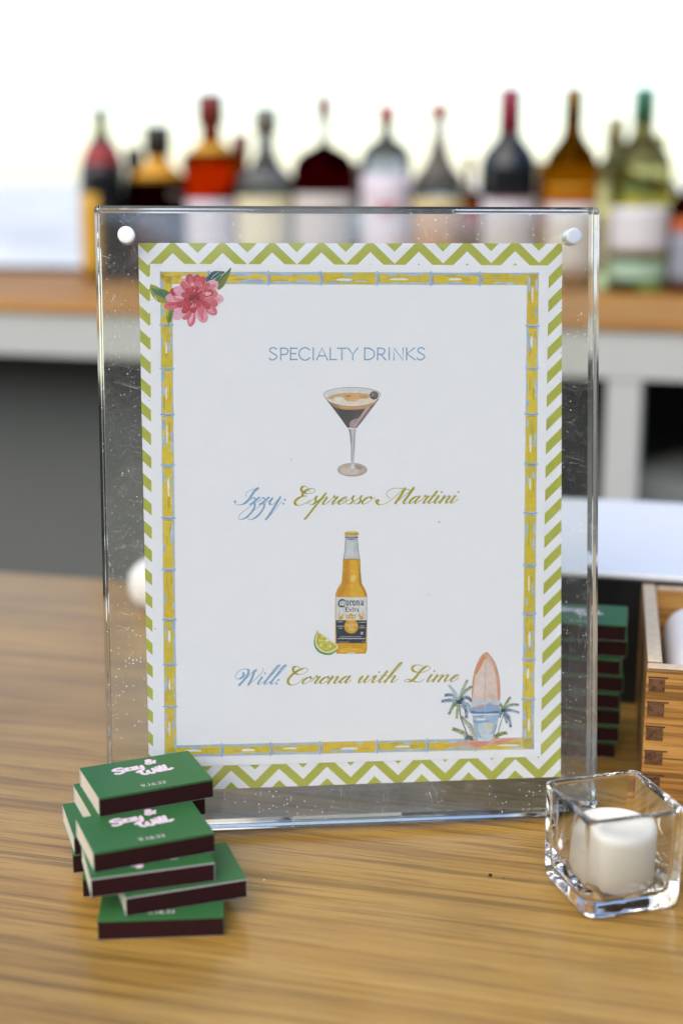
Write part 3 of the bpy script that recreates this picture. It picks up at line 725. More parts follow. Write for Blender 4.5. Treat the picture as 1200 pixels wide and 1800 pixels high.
# cap and lip
A.poly([(488, 118), (640, 118), (648, 150), (660, 158), (630, 178), (520, 180), (482, 155)], 'aeb5bc'); A.pen([(486, 150), (570, 156), (660, 146)], '40464d', 12, n=5); A.pen([(525, 178), (620, 182)], '5d646b', 7, n=3)
A.poly([(476, 110), (480, 82), (510, 70), (570, 64), (632, 68), (664, 82), (668, 108), (650, 118), (490, 120)], 'd3b32c'); A.poly([(500, 80), (570, 70), (640, 80), (620, 90), (520, 90)], 'e6d06a')
for x_ in range(496, 660, 22): A.pen([(x_, 98), (x_ + 9, 98)], '6c5a18', 9, raw=True)
def words(txt, x, y, size, h):
    """small roman capitals in the disc"""
    cu = bpy.data.curves.new('t', 'FONT'); cu.body = txt; cu.size = size; cu.align_x = 'CENTER'
    ob = bpy.data.objects.new('t', cu); COL.objects.link(ob)
    dg = bpy.context.evaluated_depsgraph_get(); me = bpy.data.meshes.new_from_object(ob.evaluated_get(dg))
    A.z += A.dz; k = len(A.V); i = A.mi(h)
    for v_ in me.vertices:
        q = A.pt((x + v_.co.x, y - v_.co.y)); A.V.append((q[0], q[1], A.z))
    for p in me.polygons: A.F.append([k + j for j in p.vertices]); A.MI.append(i)
    bpy.data.objects.remove(ob); bpy.data.curves.remove(cu); bpy.data.meshes.remove(me)
for t, y_ in (('LA', 1340), ('CERVEZA', 1372), ('MAS', 1404), ('FINA', 1434)): words(t, 568, y_, 38, 'efe3b5')
A.build('beer_bottle_drawing', front)
A = art(545, 930, 7.826, 2.5e-4)
A.poly([(108, 1440), (80, 1480), (55, 1560), (58, 1640), (100, 1710), (180, 1755), (270, 1765), (340, 1735), (385, 1665), (390, 1640), (120, 1455)], '6a9a3c')
A.poly([(112, 1448), (84, 1490), (68, 1560), (76, 1630), (120, 1695), (195, 1735), (275, 1738), (345, 1705), (386, 1645), (250, 1545)], 'd8e4c6')
A.poly([(120, 1468), (92, 1530), (84, 1590), (115, 1655), (180, 1710), (260, 1722), (325, 1692), (364, 1645), (250, 1565)], 'c3bd35')
for e_ in ((95, 1560), (110, 1645), (180, 1705), (255, 1718), (330, 1680)): A.pen([(228, 1570), ((228 + e_[0]) / 2, (1570 + e_[1]) / 2), e_], 'dfe2a8', 7, n=4, taper=True)
for q, r_ in (((140, 1570), 22), ((155, 1640), 20), ((275, 1650), 24), ((215, 1680), 16), ((165, 1520), 18)): A.dot(q, r_, 'd9da92', r_ * .8)
A.pen([(210, 1620), (200, 1700)], '9a9c2a', 10, n=4, taper=True); A.pen([(300, 1620), (310, 1680)], 'a6a42c', 9, n=4, taper=True); A.dot((232, 1568), 15, 'eef0e0')
A.pen([(104, 1440), (70, 1510), (58, 1600), (100, 1705), (190, 1758), (290, 1764)], '4f7d34', 9, n=6, taper=True); A.pen([(98, 1475), (104, 1445), (114, 1438)], 'a9b98a', 9, n=4)
A.build('lime_wedge_drawing', front)

# ---- surfboard and palms ---------------------------------------------------
A = art(770, 1140, 8, 1e-4)
rnd = random.Random(5)
FR = [0]
def frond(pts, cols, ln, wd_=7, n=11, droop=.5):
    FR[0] += 1; A.z = ZF + 2e-5 + (FR[0] % 3) * 4e-5 + FR[0] * 1.1e-7
    C = catmull(pts, False, 8); A.pen(pts, cols[0], wd_, n=6, taper=True)
    for i in range(2, len(C), max(1, len(C) // n)):
        p = C[i]; d_ = (C[min(i + 1, len(C) - 1)] - C[i - 1]).normalized(); f_ = 1 - .5 * i / len(C)
        for s_ in (-1, 1):
            q = p + (d_ * .75 + Vector((-d_.y, d_.x)) * s_ * .75 + Vector((0, droop * .5))) * ln * f_
            A.pen([tuple(p), tuple((p + q) / 2 + Vector((0, -3))), tuple(q)], rnd.choice(cols), wd_ * 1.3, n=3, taper=True)
blu = ['4f7796', '3a5f80', '6f97b4', '8fb0c6', '2f4f68']; gre = ['5f7d5a', '7d9668', '466a58', '94a878']; olv = ['8a9140', '5f7a3c', 'a8a858', '3f6a4c']
A.pen([(305, 840), (312, 960), (345, 1080), (390, 1190), (410, 1290)], '3f5a62', 16, n=6); A.pen([(300, 850), (308, 970), (338, 1080)], '6d8a98', 6, n=6)
A.pen([(920, 960), (890, 1060), (862, 1150), (848, 1230)], '5c7480', 13, n=6, taper=True)
for pts, cs_, ln in (([(300, 790), (340, 640), (405, 490)], gre, 46), ([(300, 790), (240, 660), (160, 560)], ['9fb9c4', '8fb0c6', 'b5c8cc'], 40), ([(300, 790), (200, 690), (105, 690)], blu, 42), ([(300, 800), (180, 760), (62, 775)], blu, 44), ([(300, 800), (220, 830), (155, 950)], gre + olv[:1], 40),
                     ([(300, 810), (275, 900), (262, 1010)], ['a8a878', '94a878', 'b3ad80'], 34), ([(300, 780), (380, 640), (465, 575)], gre, 40), ([(300, 780), (400, 720), (470, 770)], blu, 44), ([(310, 800), (390, 880), (400, 1000)], blu, 46), ([(310, 800), (420, 820), (455, 920)], ['8fb0c6', '6f97b4', 'a3bccb'], 36)):
    frond(pts, cs_, ln)
A.z = ZF + 1.45e-4; A.dot((300, 790), 40, '2f4f68', 34); A.dot((335, 750), 28, '33564f', 22)
for pts, cs_, ln in (([(915, 900), (960, 800), (1010, 725)], gre, 34), ([(915, 900), (1010, 830), (1125, 825)], gre, 34), ([(915, 905), (1010, 900), (1130, 935)], blu, 34), ([(915, 920), (990, 1000), (1020, 1130)], blu, 38), ([(915, 910), (890, 840), (880, 810)], gre, 24), ([(915, 930), (950, 1010), (965, 1080)], ['8fb0c6', '6f97b4'], 30), ([(910, 930), (880, 960), (868, 1000)], blu, 22)):
    frond(pts, cs_, ln)
A.z = ZF + 1.5e-4; A.dot((912, 910), 34, '2a4548', 26)
for pts, cs_, ln in (([(530, 1320), (470, 1150), (340, 1010)], olv, 62), ([(470, 1330), (360, 1220), (220, 1165)], olv, 56), ([(500, 1335), (440, 1280), (390, 1300)], ['2f5a50', '3f6a4c', '6d8a98'], 40), ([(780, 1310), (850, 1245), (955, 1220)], olv, 46)):
    frond(pts, cs_, ln, 9, 14)
brd = [(678, 88), (720, 120), (790, 220), (845, 370), (870, 540), (872, 720), (862, 900), (835, 1090), (795, 1230), (750, 1335), (650, 1352), (556, 1340), (520, 1200), (490, 1040), (474, 860), (474, 660), (490, 470), (530, 300), (600, 150)]
A.z = ZF + 1.6e-4; A.poly(brd, 'a8746a')
ctrb = Vector((672, 740)); shr = lambda k, kk: [tuple(ctrb + Vector(((p[0] - ctrb.x) * k, (p[1] - ctrb.y) * kk))) for p in brd]
A.poly(shr(.965, .99), 'd99c78'); A.poly(shr(.90, .965), 'dcae94')
A.poly([(678, 190), (730, 200), (775, 300), (810, 420), (835, 600), (840, 800), (500, 800), (500, 640), (520, 460), (580, 330), (640, 210)], 'dcccc4')
A.poly([(690, 130), (735, 170), (780, 260), (760, 280), (700, 200)], 'dfb8a6'); A.poly([(640, 140), (660, 160), (600, 300), (540, 400), (530, 380), (580, 230)], 'd98f62')
A.poly([(800, 300), (850, 430), (862, 620), (860, 820), (835, 820), (830, 600), (810, 430)], 'dca284')
A.poly([(560, 500), (640, 430), (640, 640), (560, 700), (510, 640)], 'e0d3cc'); A.poly([(690, 700), (780, 670), (810, 720), (740, 750)], 'd9b9a4')
A.poly([(480, 780), (660, 770), (860, 760), (856, 830), (660, 810), (482, 860)], 'c3cfdb')
A.poly([(480, 870), (540, 865), (640, 845), (720, 800), (780, 830), (856, 850), (852, 950), (482, 950)], '8fadd0')
A.poly([(482, 915), (560, 930), (640, 925), (700, 930), (780, 915), (852, 915), (852, 948), (484, 950)], '55779f')
A.poly([(484, 955), (850, 950), (835, 1090), (795, 1230), (750, 1335), (650, 1350), (558, 1338), (522, 1200), (494, 1050)], '9dbfde', False)
A.poly([(484, 958), (850, 952), (848, 968), (486, 982)], 'dfe6ec', False); A.pen([(490, 988), (570, 990), (660, 976)], '4e6f96', 8, n=5, taper=True)
A.poly([(520, 1030), (620, 1022), (680, 1032), (610, 1048)], 'e8edf0'); A.poly([(500, 1045), (560, 1062), (700, 1050), (700, 1070), (560, 1085), (505, 1080)], '7fa6d0')
A.poly([(560, 1120), (650, 1080), (740, 1100), (760, 1190), (680, 1260), (590, 1240)], 'c3d3dd'); A.poly([(700, 1100), (760, 1090), (770, 1150), (720, 1190)], 'd8cfae')
A.poly([(560, 1270), (650, 1255), (770, 1240), (745, 1330), (650, 1345), (568, 1335)], 'c9dbe8'); A.poly([(560, 1255), (620, 1280), (650, 1270), (620, 1295), (570, 1290)], '8fb4d6')
A.pen([(820, 1100), (795, 1215), (770, 1280)], '4e6f86', 9, n=5, taper=True)
A.pen([(676, 120), (664, 480), (658, 780)], 'b98a80', 5, n=4); A.pen([(658, 780), (655, 1330)], 'c9d3dc', 4, n=4)
A.build('surfboard_drawing', front)
# stray black flecks on the paper
A = art()
for q, r_ in (((772, 922), 1.6), ((273, 1110), 1.3), ((512, 812), 1.0), ((752, 1050), .9), ((700, 800), .8), ((262, 708), .9)): A.dot(q, r_, '4a4a4c', r_ * .7, 7)
tag(A.build('paper_flecks', front), kind='stuff')

# ================================================================ matchboxes
BW, BD, BT = .0558, .0387, .0096
green = plain('matchbox_green', (.030, .125, .034), .55, spec=.3, var=.06, vscale=400)
edge_m = plain('matchbox_paper_edge', (.52, .54, .52), .7)
striker = plain('striker_maroon', (.028, .0085, .0095), .85, spec=.08, var=.25, vscale=900, bmp=.0002)
traym = plain('matchbox_tray_card', (.62, .54, .42), .75, var=.06)
def make_matchbox():
    r_ = empty('matchbox', Matrix.Identity(4))
    bm = bmesh.new(); w_ = .0006
    box_bm(-BW / 2, BW / 2, -BD / 2 + .0001, BD / 2 - .0001, BT - w_, BT, .00018, 1, bm)
    box_bm(-BW / 2, BW / 2, -BD / 2 + .0001, BD / 2 - .0001, 0, w_, .00018, 1, bm)
    n_g = len(bm.faces)
    for s_ in (-1, 1): box_bm(-BW / 2, BW / 2, min(s_ * (BD / 2 - .0009), s_ * (BD / 2 - .0002)), max(s_ * (BD / 2 - .0009), s_ * (BD / 2 - .0002)), w_ - .0003, BT - w_ + .0003, 0, 1, bm)
    bm.faces.ensure_lookup_table()
    for f_ in list(bm.faces)[n_g:]: f_.material_index = 1
    link('sleeve', me_from(bm), [green, edge_m], r_)
    for s_ in (-1, 1):
        a_, b_ = sorted((s_ * (BD / 2 - .00018), s_ * (BD / 2 + .00006)))
        box('striker_strip', (-BW / 2 + .0003, BW / 2 - .0003, a_, b_, .0004, BT - .0011), striker, r_)
    bm = bmesh.new(); g_ = .0009; x_ = BW / 2 - .0004; y_ = BD / 2 - .0013
    box_bm(-x_, x_, -y_, y_, w_ + .0002, w_ + .0008, 0, 1, bm)
    for s_ in (-1, 1):
        box_bm(*sorted((s_ * x_, s_ * (x_ - .0009))), -y_, y_, w_ + .00082, BT - w_ - .0004, 0, 1, bm)
        box_bm(-x_ + .00095, x_ - .00095, *sorted((s_ * y_, s_ * (y_ - .0006))), w_ + .00082, BT - w_ - .0004, 0, 1, bm)
    link('tray', me_from(bm), traym, r_)
    global A
    A = Art(0, 0, 1.0, lambda q: (q[0] / 1000, -q[1] / 1000), BT + 6e-6, 2e-6)
    PK = 'dfc8d0'
    def fat(*pts, w_=2.5): A.pen([(p[0] * .93 - .3, -(p[1] * .93 + .2)) for p in pts], PK, w_ * .84, n=7)
    fat((-9.8, 11.6), (-12.6, 11.4), (-14.2, 9.6), (-12.2, 8.6), (-10.2, 8.4), (-9.8, 6.0), (-12.4, 4.8), (-14.0, 5.4), w_=2.3)
    for dx in (0, 3.7): fat((-8.6 + dx, 9.9), (-6.4 + dx, 10.0), (-8.2 + dx, 7.0), (-5.8 + dx, 7.0), w_=2.1)
    fat((-1.6, 10.4), (-1.6, 7.8), (.4, 7.4), (1.0, 10.6), (1.0, 7.0), (0.2, 4.6), (-1.4, 4.4), w_=2.1)
    fat((-3.2, 2.6), (-1.6, 3.6), (-1.2, 0), (.4, -1.4), (2.0, .2), (2.2, 3.0), (2.4, 0), (4.0, -1.4), (5.4, .4), (5.4, 4.2), w_=2.3)
    fat((7.4, 3.2), (7.2, .2), (8.4, -.6)); fat((7.4, 5.2), (7.5, 5.3), w_=2.0)
    fat((9.6, 5.8), (9.4, .4), (10.6, -.4)); fat((12.0, 6.0), (11.8, .6), (13.0, -.3), (14.8, .6))
    fat((8.6, 11.0), (6.2, 13.4), (5.0, 15.2), (6.4, 16.2), (7.4, 15.0), (5.2, 13.2), (4.2, 11.8), (5.6, 10.6), (8.0, 12.2), (9.4, 14.0), w_=2.0)
    pass
    def date(txt, x, y, size):
        for k_ in (0, 1, 2):
            words(txt, x + (.1 * k_ - .1), y + .0, size, 'c9bdb8')
    date('9.16.23', 0, 15.2, 4.2)
    A.build('lettering', r_)
    return r_
proto = make_matchbox()
def copy_tree(o, parent=None):
    c_ = o.copy(); COL.objects.link(c_)
    if parent: c_.parent = parent
    for ch in list(o.children): copy_tree(ch, c_)
    return c_
first = [True]
def matchbox(x, y, z, yaw, label, group, tilt=0):
    o = proto if first[0] else copy_tree(proto); first[0] = False
    o.matrix_world = T(x, y, z) @ rz(yaw) @ Matrix.Rotation(tilt, 4, 'X')
    tag(o, label, 'matchbox', group)
    return o
t = BT + .00006
GF, GB = 'matchboxes piled in front of the sign', 'matchboxes stacked behind the sign'
matchbox(-.0814, .5932, 0, .0756, 'green matchbox lying on the counter at the foot of the shorter front pile', GF)
matchbox(-.0754, .6026, t, .3273 + math.pi, 'green matchbox second from the bottom of the front pile, jutting out to its right', GF)
matchbox(-.0893, .6007, 2 * t, .290 + math.pi, 'green matchbox directly under the lettered top box of the front pile', GF)
matchbox(-.0909, .6072, 3 * t, .3844, 'green lettered matchbox on top of the shorter front pile', GF)
matchbox(-.0955, .6330, 0, .10, 'green matchbox on the counter at the foot of the taller rear pile', GF)
matchbox(-.1030, .6405, t, .2, 'green matchbox second from the bottom of the taller rear pile', GF)
matchbox(-.1050, .6420, 2 * t, .33, 'green matchbox in the middle of the taller rear pile', GF)
matchbox(-.0990, .6462, 3 * t, .40, 'green matchbox directly under the lettered top box of the taller pile', GF)
matchbox(-.0950, .6442, 4 * t, .4141, 'green lettered matchbox on top of the taller pile beside the sign', GF)
ordn = ['lowest', 'second', 'third', 'fourth', 'fifth', 'sixth', 'seventh']
rnd = random.Random(21)
for i in range(8):
    zz = i * .01035
    lab = 'green lettered matchbox topping the tall stack between the sign and the wooden box' if i == 7 else \
        'green matchbox %s from the counter in the tall stack beside the wooden box' % (ordn[i])
    matchbox(.1372 + i * .0003 + rnd.uniform(-.0012, .0012), .8020 + rnd.uniform(-.0014, .0014), zz, -.20 + rnd.uniform(-.05, .05), lab, GB)

# ================================================================ glass cube and candle
def rring(bm, h, rad, z, n=6):
    vs = []
    rad = min(rad, h * .999)
    for cx_, cy_, a0 in ((1, 1, 0), (-1, 1, 90), (-1, -1, 180), (1, -1, 270)):
        for i in range(n + 1):
            a = math.radians(a0 + 90 * i / n)
            vs.append(bm.verts.new((cx_ * (h - rad) + rad * math.cos(a), cy_ * (h - rad) + rad * math.sin(a), z)))
    return vs
CS, CHH = .0490, .0497
bm = bmesh.new(); h = CS / 2
prof = [(h - .0050, .0035, .0000), (h - .0022, .0045, .0008), (h - .0006, .0052, .0030), (h, .0055, .0065), (h + .0002, .0050, .020), (h + .0004, .0045, CHH - .0018), (h + .0002, .0043, CHH - .0006),
        (h - .0006, .0040, CHH), (h - .0024, .0036, CHH), (h - .0031, .0034, CHH - .0008), (h - .0033, .0034, CHH - .002), (h - .0040, .0040, .020), (h - .0048, .0050, .0100), (h - .0065, .0060, .0076), (h - .0100, .0060, .0070)]
rings = [rring(bm, a, r_, z_) for a, r_, z_ in prof]
k = len(rings[0])
for A_, B_ in zip(rings, rings[1:]):
    for i in range(k): bm.faces.new((A_[i], A_[(i + 1) % k], B_[(i + 1) % k], B_[i]))
bm.faces.new(rings[0][::-1]); bm.faces.new(rings[-1])
bmesh.ops.recalc_face_normals(bm, faces=bm.faces)
hold = empty('candle_holder', T(.1277, .6164, .0002) @ rz(.2956))
tag(hold, 'square clear glass votive holder standing on the counter with a candle inside', 'candle holder')
link('glass_cube', me_from(bm, True), glass('cube_glass', (.99, .995, .995), 1.5), hold)
cnd = empty('candle', T(.1283, .6158, .0074) @ rz(.3))
tag(cnd, 'short white votive candle standing inside the square glass holder', 'candle')
m, nt, b = new_mat('wax')
b.inputs['Base Color'].default_value = (.88, .85, .75, 1); b.inputs['Roughness'].default_value = .45
b.inputs['Subsurface Weight'].default_value = .35; b.inputs['Subsurface Radius'].default_value = (.004, .003, .002); b.inputs['Subsurface Scale'].default_value = 1
link('wax_body', lathe_me([(0, 0), (.0172, 0), (.0185, .0012), (.0194, .0250), (.0190, .0270), (.0179, .0284), (.0160, .0291), (.0130, .0288), (.0095, .0272), (.003, .0266), (0, .0266)], 48), m, cnd)

# ================================================================ wooden box with finger joints
WB = T(.1602, .7070, 0) @ rz(math.radians(-10.7))
wb = empty('wooden_box', WB)
tag(wb, 'open oak box with dark finger joints standing on the counter behind the candle', 'wooden box')
oakb = wood('box_oak', (.50, .265, .070), (.40, .19, .042), (.14, .060, .016), 0, .75, .42, .15, .2)
oakside = wood('box_oak_side', (.48, .27, .085), (.36, .18, .05), (.14, .065, .022), 0, .75, .42, .15, .2, axis=(0, 0, math.pi / 2))
worn = plain('worn_box_rim', (.55, .44, .31), .8, var=.3, vscale=240)
endg = wood('end_grain', (.16, .075, .03), (.11, .05, .02), (.045, .02, .01), .8, 1.3, .6)
LX, LY, LZ, tw = .165, .1614, .0800, .0085
box('front_board', (0, LX, 0, tw, 0, LZ), oakb, wb, .0006, 2)
box('back_board', (0, LX, LY - tw, LY, 0, LZ), oakb, wb, .0006, 2)
box('side_board', (0.0002, tw, tw + .0001, LY - tw - .0001, 0, LZ + .0006), oakside, wb, .0006, 2)
box('side_board', (LX - tw, LX - .0002, tw + .0001, LY - tw - .0001, 0, LZ + .0006), oakside, wb, .0006, 2)
box('bottom_board', (tw + .0001, LX - tw - .0001, tw + .0001, LY - tw - .0001, .002, .007), oakb, wb)
box('rim', (.0006, tw - .0004, tw + .001, LY - .0006, LZ + .0007, LZ + .0018), worn, wb, .0005, 2)
box('rim', (.0006, LX - .0006, .0006, tw - .0004, LZ + .0001, LZ + .0011), worn, wb, .0005, 2)
box('rim', (tw + .001, LX - .0006, LY - tw + .0004, LY - .0006, LZ + .0001, LZ + .0011), worn, wb, .0005, 2)
rnd = random.Random(4)
for i in range(6):
    z_ = LZ - .0120 - i * .0137
    if z_ < 0: break
    for x0_, x1_ in ((.0012, .0100 + rnd.uniform(-.0006, .0006)), (LX - .0100, LX - .0012)):
        box('joint_finger', (x0_, x1_, -.0003, .0006, z_, z_ + .0074 + rnd.uniform(-.0004, .0004)), endg, wb, .0002, 1)
        bmk = box('joint_gap', (x0_ - .0006, x1_ + .0006 + rnd.uniform(0, .002), -.00012, .0004, z_ + .0074, z_ + .0082), plain('joint_dirt', (.04, .02, .01), .9), wb)
nap = box('folded_napkin', (.0135, .145, .020, .150, .0073, .0745), plain('white_cotton', (.78, .78, .79), .9, var=.04, vscale=40, bmp=.001), None, .016, 5, WB @ T(0, 0, 0))
for p in nap.data.polygons: p.use_smooth = True
tag(nap, 'white folded cloth lying inside the open wooden box', 'napkin')

# ================================================================ black caddy with white lid, behind
kb = empty('service_caddy', T(.1622, .8690, 0) @ rz(math.radians(-12.7)))
tag(kb, 'low black caddy with a flat white lid standing on the counter behind the sign', 'caddy')
box('body', (-.10, .42, .004, .205, 0, .0840), plain('caddy_black', (.006, .006, .007), .45, var=.3), kb, .002)
box('lid', (-.104, .425, 0, .215, .0842, .0885), plain('caddy_white', (.74, .75, .78), .35, var=.03), kb, .0015)

# ================================================================ back bar
BB = T(.015, 1.80, .17) @ rz(math.radians(-17))
bb = empty('back_bar', BB)
tag(bb, 'white framed back bar table with a honey wood top carrying the row of bottles', 'table')
bbw = wood('back_bar_wood', (.50, .245, .055), (.43, .20, .042), (.30, .125, .026), 0, .4, .6, .0, .12)
white = plain('back_bar_white', (.46, .47, .45), .5, var=.05)
box('table_top', (-1.3, 1.2, 0, .62, -.014, 0), bbw, bb, .003)
box('apron', (-1.28, 1.18, .006, .028, -.072, -.0145), white, bb)
for x_ in (-1.24, .318, 1.1): box('leg', (x_, x_ + .042, .008, .05, -1.23, -.0725), white, bb, .002)
box('back_panel', (-1.28, 1.18, .56, .575, -1.23, -.0145), plain('added_panel_dark', (.012, .016, .014), .8), bb)  # added dark sheet, stands in for the shade under the table
box('back_rail', (-1.28, 1.18, .605, .617, .0005, .010), plain('back_rail_black', (.012, .012, .012), .6), bb, .002)
cab = empty('under_bar_cabinet', BB @ T(-1.15, .20, -1.23))
tag(cab, 'plain grey cabinet standing under the back bar table', 'cabinet')
box('carcass', (0, 1.18, .012, .34, 0, 1.130), plain('cabinet_grey', (.135, .142, .132), .42, var=.05, vscale=8), cab, .004)
box('door', (.004, 1.176, 0, .0115, .03, 1.115), plain('cabinet_grey', (.2, .2, .2)), cab, .003)
bn = empty('storage_bin', T(.56, 1.98, -1.06))
tag(bn, 'pale grey round bin standing in the dark under the back bar', 'bin')
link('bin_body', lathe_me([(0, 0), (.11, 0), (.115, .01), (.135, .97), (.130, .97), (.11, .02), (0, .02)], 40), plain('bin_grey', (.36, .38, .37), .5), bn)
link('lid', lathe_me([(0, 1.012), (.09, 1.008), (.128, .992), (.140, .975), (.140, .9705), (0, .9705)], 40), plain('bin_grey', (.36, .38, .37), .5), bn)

# ---- bottles
WINE = [(0, 0), (.90, 0), (1, .02), (1, .60), (.97, .64), (.84, .685), (.55, .735), (.40, .765), (.34, .80), (.33, .97), (.37, .97), (.37, 1), (0, 1)]
CONE = [(0, 0), (.92, 0), (1, .02), (1, .60), (.95, .66), (.70, .76), (.40, .83), (.26, .87), (.24, 1), (0, 1)]
BROAD = [(0, 0), (.94, 0), (1, .02), (1, .62), (.95, .67), (.70, .72), (.42, .75), (.36, .79), (.36, 1), (0, 1)]
DOME = [(0, 0), (.94, 0), (1, .02), (1, .60), (.96, .645), (.80, .69), (.45, .725), (.18, .745), (.14, .78), (.14, 1), (0, 1)]
TAPER = [(0, 0), (.94, 0), (1, .02), (1, .56), (.93, .60), (.55, .665), (.34, .73), (.27, .80), (.24, 1), (0, 1)]
GINP = [(0, 0), (.94, 0), (1, .02), (1, .70), (.93, .745), (.65, .79), (.30, .82), (.22, .85), (.22, 1), (0, 1)]
def rad_at(prof, z):
    for (r0, z0), (r1, z1) in zip(prof, prof[1:]):
        if z0 <= z <= z1 and z1 > z0: return r0 + (r1 - r0) * (z - z0) / (z1 - z0)
    return prof[-2][0]
def bottle(x, y, h_, r_, prof, gmat, cap, bands, label, name='bottle', turn=0):
    """cap = (z0, colour, extra radius); bands = [(z0, z1, colour, half angle, turn)]"""
    r_ *= 1.05
    o = empty(name, T(x, y, .1703)); tag(o, label, 'bottle', 'bottles lined up on the back bar')
    c0 = cap[0]
    pr = [(a * r_, z_ * h_) for a, z_ in prof if z_ <= c0] + [(rad_at(prof, c0) * r_, c0 * h_), (0, c0 * h_)]
    link('glass_body', lathe_me(pr, 40), gmat, o)
    rc = rad_at(prof, c0 + .01) * r_ * cap[2]
    link('cap', lathe_me([(0, c0 * h_ + .0002), (rc, c0 * h_ + .0002), (rc * .98, h_ - .002), (rc * .9, h_), (0, h_)], 28), plain('cap_' + cap[1], cap[1], .4, var=.15), o)
    for z0, z1, colr, half, tn in bands:
        if half < 3.1 and z1 > .45: z1 -= .055
        zs = [z0 + (z1 - z0) * i / 5 for i in range(6)]
        p_in = [(rad_at(prof, q) * r_ + .0005, q * h_) for q in zs]; p_out = [(a + .0004, q) for a, q in p_in]
        a_ = math.radians(-90 + tn)
        if half >= 3.1: me = lathe_me(p_in + p_out[::-1] + p_in[:1], 36)
        else: me = lathe_me(p_in + p_out[::-1] + p_in[:1], 24, a_ - half, a_ + half)
        link('label', me, plain('label_' + colr, [q * .8 for q in hexlin(colr)], .6, var=.32, vscale=130), o)
    return o
dk_gl = liquid('dark', '3a2a1c'); blk = plain('black_glass', (.010, .011, .014), .12, var=.1)
bottle(-.390, 2.377, .275, .0355, CONE, blk, (.93, '20201a', 1.1), [(.03, .565, 'cf9f1e', .95, -58), (.67, .80, '9c2e32', 3.14, 0), (.845, .925, '8a8a2c', 3.14, 0)], 'dark liqueur bottle with yellow label and red sloping shoulder')
bottle(-.296, 2.352, .247, .0422, BROAD, liquid('maroon', '4a1a1a'), (.82, '2c2c2e', 1.35), [(.655, .80, 'e0a020', 3.14, 0), (.08, .5, '3a1c20', 1.2, 0), (.55, .63, 'a89890', .35, 48)], 'squat dark bottle with black cap and amber shoulder band')
bottle(-.208, 2.328, .294, .0400, BROAD, liquid('whiskey', 'd86a14'), (.84, '7a2f2a', 1.4), [(.1, .50, 'cfcad4', 1.2, -10), (.90, .96, 'b9a49c', 3.14, 0), (.69, .745, 'd8a028', 3.14, 0)], 'orange whiskey bottle with white label and printed brown red cap')
bottle(-.165, 2.375, .235, .0330, BROAD, liquid('amber', 'd0861c'), (.86, '8f2f28', 1.1), [(.1, .4, 'c07a2c', 1.2, 0)], 'amber bottle half hidden behind the orange whiskey bottle')
bottle(-.120, 2.305, .272, .0450, TAPER, liquid('clear', 'd6dad6'), (.86, '75786f', 1.5), [(.08, .555, 'd9cfa8', 1.35, 0), (.60, .655, '6f6f70', 3.14, 0)], 'clear bottle with wide cream label and grey pourer')
bottle(-.028, 2.280, .289, .0467, DOME, liquid('garnet', '6e1420'), (.885, '8e2028', 1.5), [(.1, .545, 'c4bcb6', 1.2, 0), (.75, .88, 'd8d4ca', 3.14, 0)], 'dark red bottle with whitish label, thin pale neck and red cap')
bottle(.068, 2.255, .274, .0374, GINP, liquid('clear', 'd6dad6'), (.90, 'b03038', 1.4), [(.05, .68, 'dcd4e0', 1.3, 0), (.40, .52, 'c8788c', .35, 0)], 'clear bottle with pink and white label and red cap')
bottle(.147, 2.233, .273, .0384, TAPER, liquid('clear', 'd6dad6'), (.945, 'b8503c', 1.6), [(.42, .55, 'd8c68c', 1.35, 0), (.05, .415, 'b58a58', 1.35, 0), (.57, .79, '5a534c', 3.14, 0), (.80, .94, 'ddd8d0', 3.14, 0)], 'tall necked bottle with cream and tan label and orange cap')
bottle(.251, 2.206, .296, .0417, WINE, blk, (.78, '8a2840', 1.06), [(.08, .515, 'c9c6ca', 1.25, 6), (.46, .50, '8a4a44', .7, 0)], 'dark red wine bottle with burgundy capsule and white label')
bottle(.300, 2.235, .190, .0300, BROAD, liquid('gold', 'd8a018'), (.88, 'c09020', 1.1), [(.1, .45, 'd8b040', 1.0, 0)], 'short golden bottle half hidden between two wine bottles')
bottle(.342, 2.181, .295, .0385, WINE, liquid('olive_gold', 'b88a1c'), (.885, '8a6a28', 1.04), [(.08, .49, 'cfcbc6', 1.25, 0), (.505, .58, 'd09a1c', 1.2, 0)], 'amber white wine bottle with brown gold capsule and white label')
bottle(.412, 2.215, .255, .0400, WINE, liquid('straw', 'e8e3bc'), (.84, 'a79f7a', 1.05), [(.1, .5, 'd8d6b8', 1.2, 0)], 'pale wine bottle half hidden behind the green capped bottle')
bottle(.440, 2.150, .293, .0430, WINE, liquid('pale_green', 'e4e3b4'), (.83, '2f6a52', 1.04), [(.20, .48, 'd3d5da', 1.3, 0), (.06, .155, '9fbfa8', 1.3, 0), (.50, .575, '3f6e4c', .5, -20)], 'pale green wine bottle with green capsule and white label')
bottle(.522, 2.125, .200, .0400, BROAD, liquid('rust', '8a3a14'), (.80, '2a2024', 1.1), [(.45, .60, 'c8642c', 1.3, 0), (.08, .44, '8f98a8', 1.3, 0)], 'short bottle with rust orange band and blue grey label')

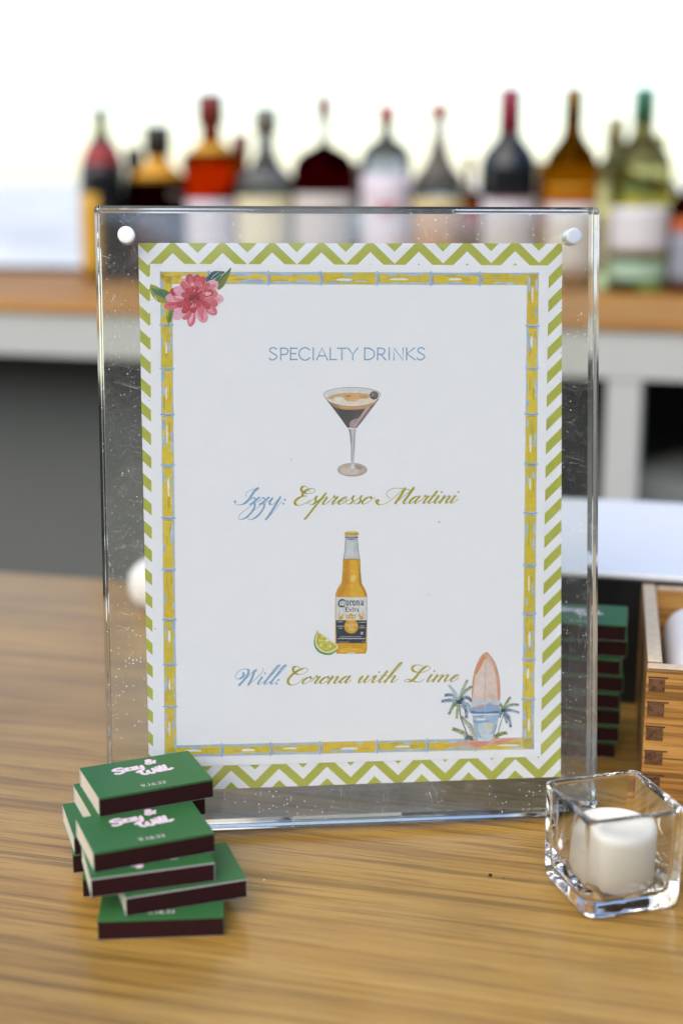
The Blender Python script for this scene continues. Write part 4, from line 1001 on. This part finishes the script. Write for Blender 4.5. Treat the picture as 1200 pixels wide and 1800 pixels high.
bottle(-.345, 2.430, .215, .0340, BROAD, liquid('maroon', '4a1a1a'), (.86, '3a3634', 1.2), [(.1, .5, '6a5038', 1.2, 0)], 'dark brown bottle half hidden beside the yellow labelled bottle')
bottle(-.250, 2.420, .205, .0340, BROAD, liquid('whiskey', 'd86a14'), (.86, '5a2a20', 1.2), [(.1, .5, 'a8987c', 1.2, 0)], 'amber bottle half hidden behind the squat black capped bottle')
bottle(.198, 2.290, .200, .0320, DOME, liquid('amber', 'd0861c'), (.88, '6a5a48', 1.5), [(.1, .5, 'b09070', 1.2, 0)], 'small tan bottle half hidden beside the burgundy capped wine bottle')
bottle(.020, 2.350, .190, .0320, BROAD, liquid('clear', 'd6dad6'), (.88, '8a8a86', 1.3), [(.1, .5, 'a8a49c', 1.2, 0)], 'short clear bottle half hidden behind the dark red bottle')
bottle(.480, 2.235, .230, .0360, WINE, liquid('straw', 'e8e3bc'), (.84, 'b8a458', 1.05), [(.1, .5, 'd0c88c', 1.2, 0)], 'straw coloured wine bottle half hidden behind the rust banded bottle')

# white towel behind the sign
tw_ = box('folded_towel', (-.055, .055, -.035, .035, 0, .040), plain('white_towelling', (.80, .80, .81), .95, var=.05, vscale=60, bmp=.001), None, .018, 5, T(-.109, 1.085, .0002) @ rz(-.30))
for p in tw_.data.polygons: p.use_smooth = True
tag(tw_, 'white folded towel on the counter behind the acrylic sign', 'towel')

# crumbs on the counter
for i, (x_, y_, c_, r_) in enumerate(((.0727, .6330, (.01, .01, .01), .0011), (.0790, .6300, (.02, .02, .02), .0004), (-.0370, .6280, (.8, .78, .74), .0006))):
    bm = bmesh.new(); bmesh.ops.create_icosphere(bm, subdivisions=1, radius=r_)
    for v_ in bm.verts: v_.co *= rnd.uniform(.7, 1.15); v_.co.z *= .6
    o = link('crumb', me_from(bm), plain('crumb_%d' % i, c_, .8), None, T(x_, y_, r_ * .4))
    tag(o, ('black crumb lying on the counter in front of the sign', 'tiny dark crumb beside the bigger black crumb', 'tiny white crumb on the counter beside the matchboxes')[i], 'crumb')
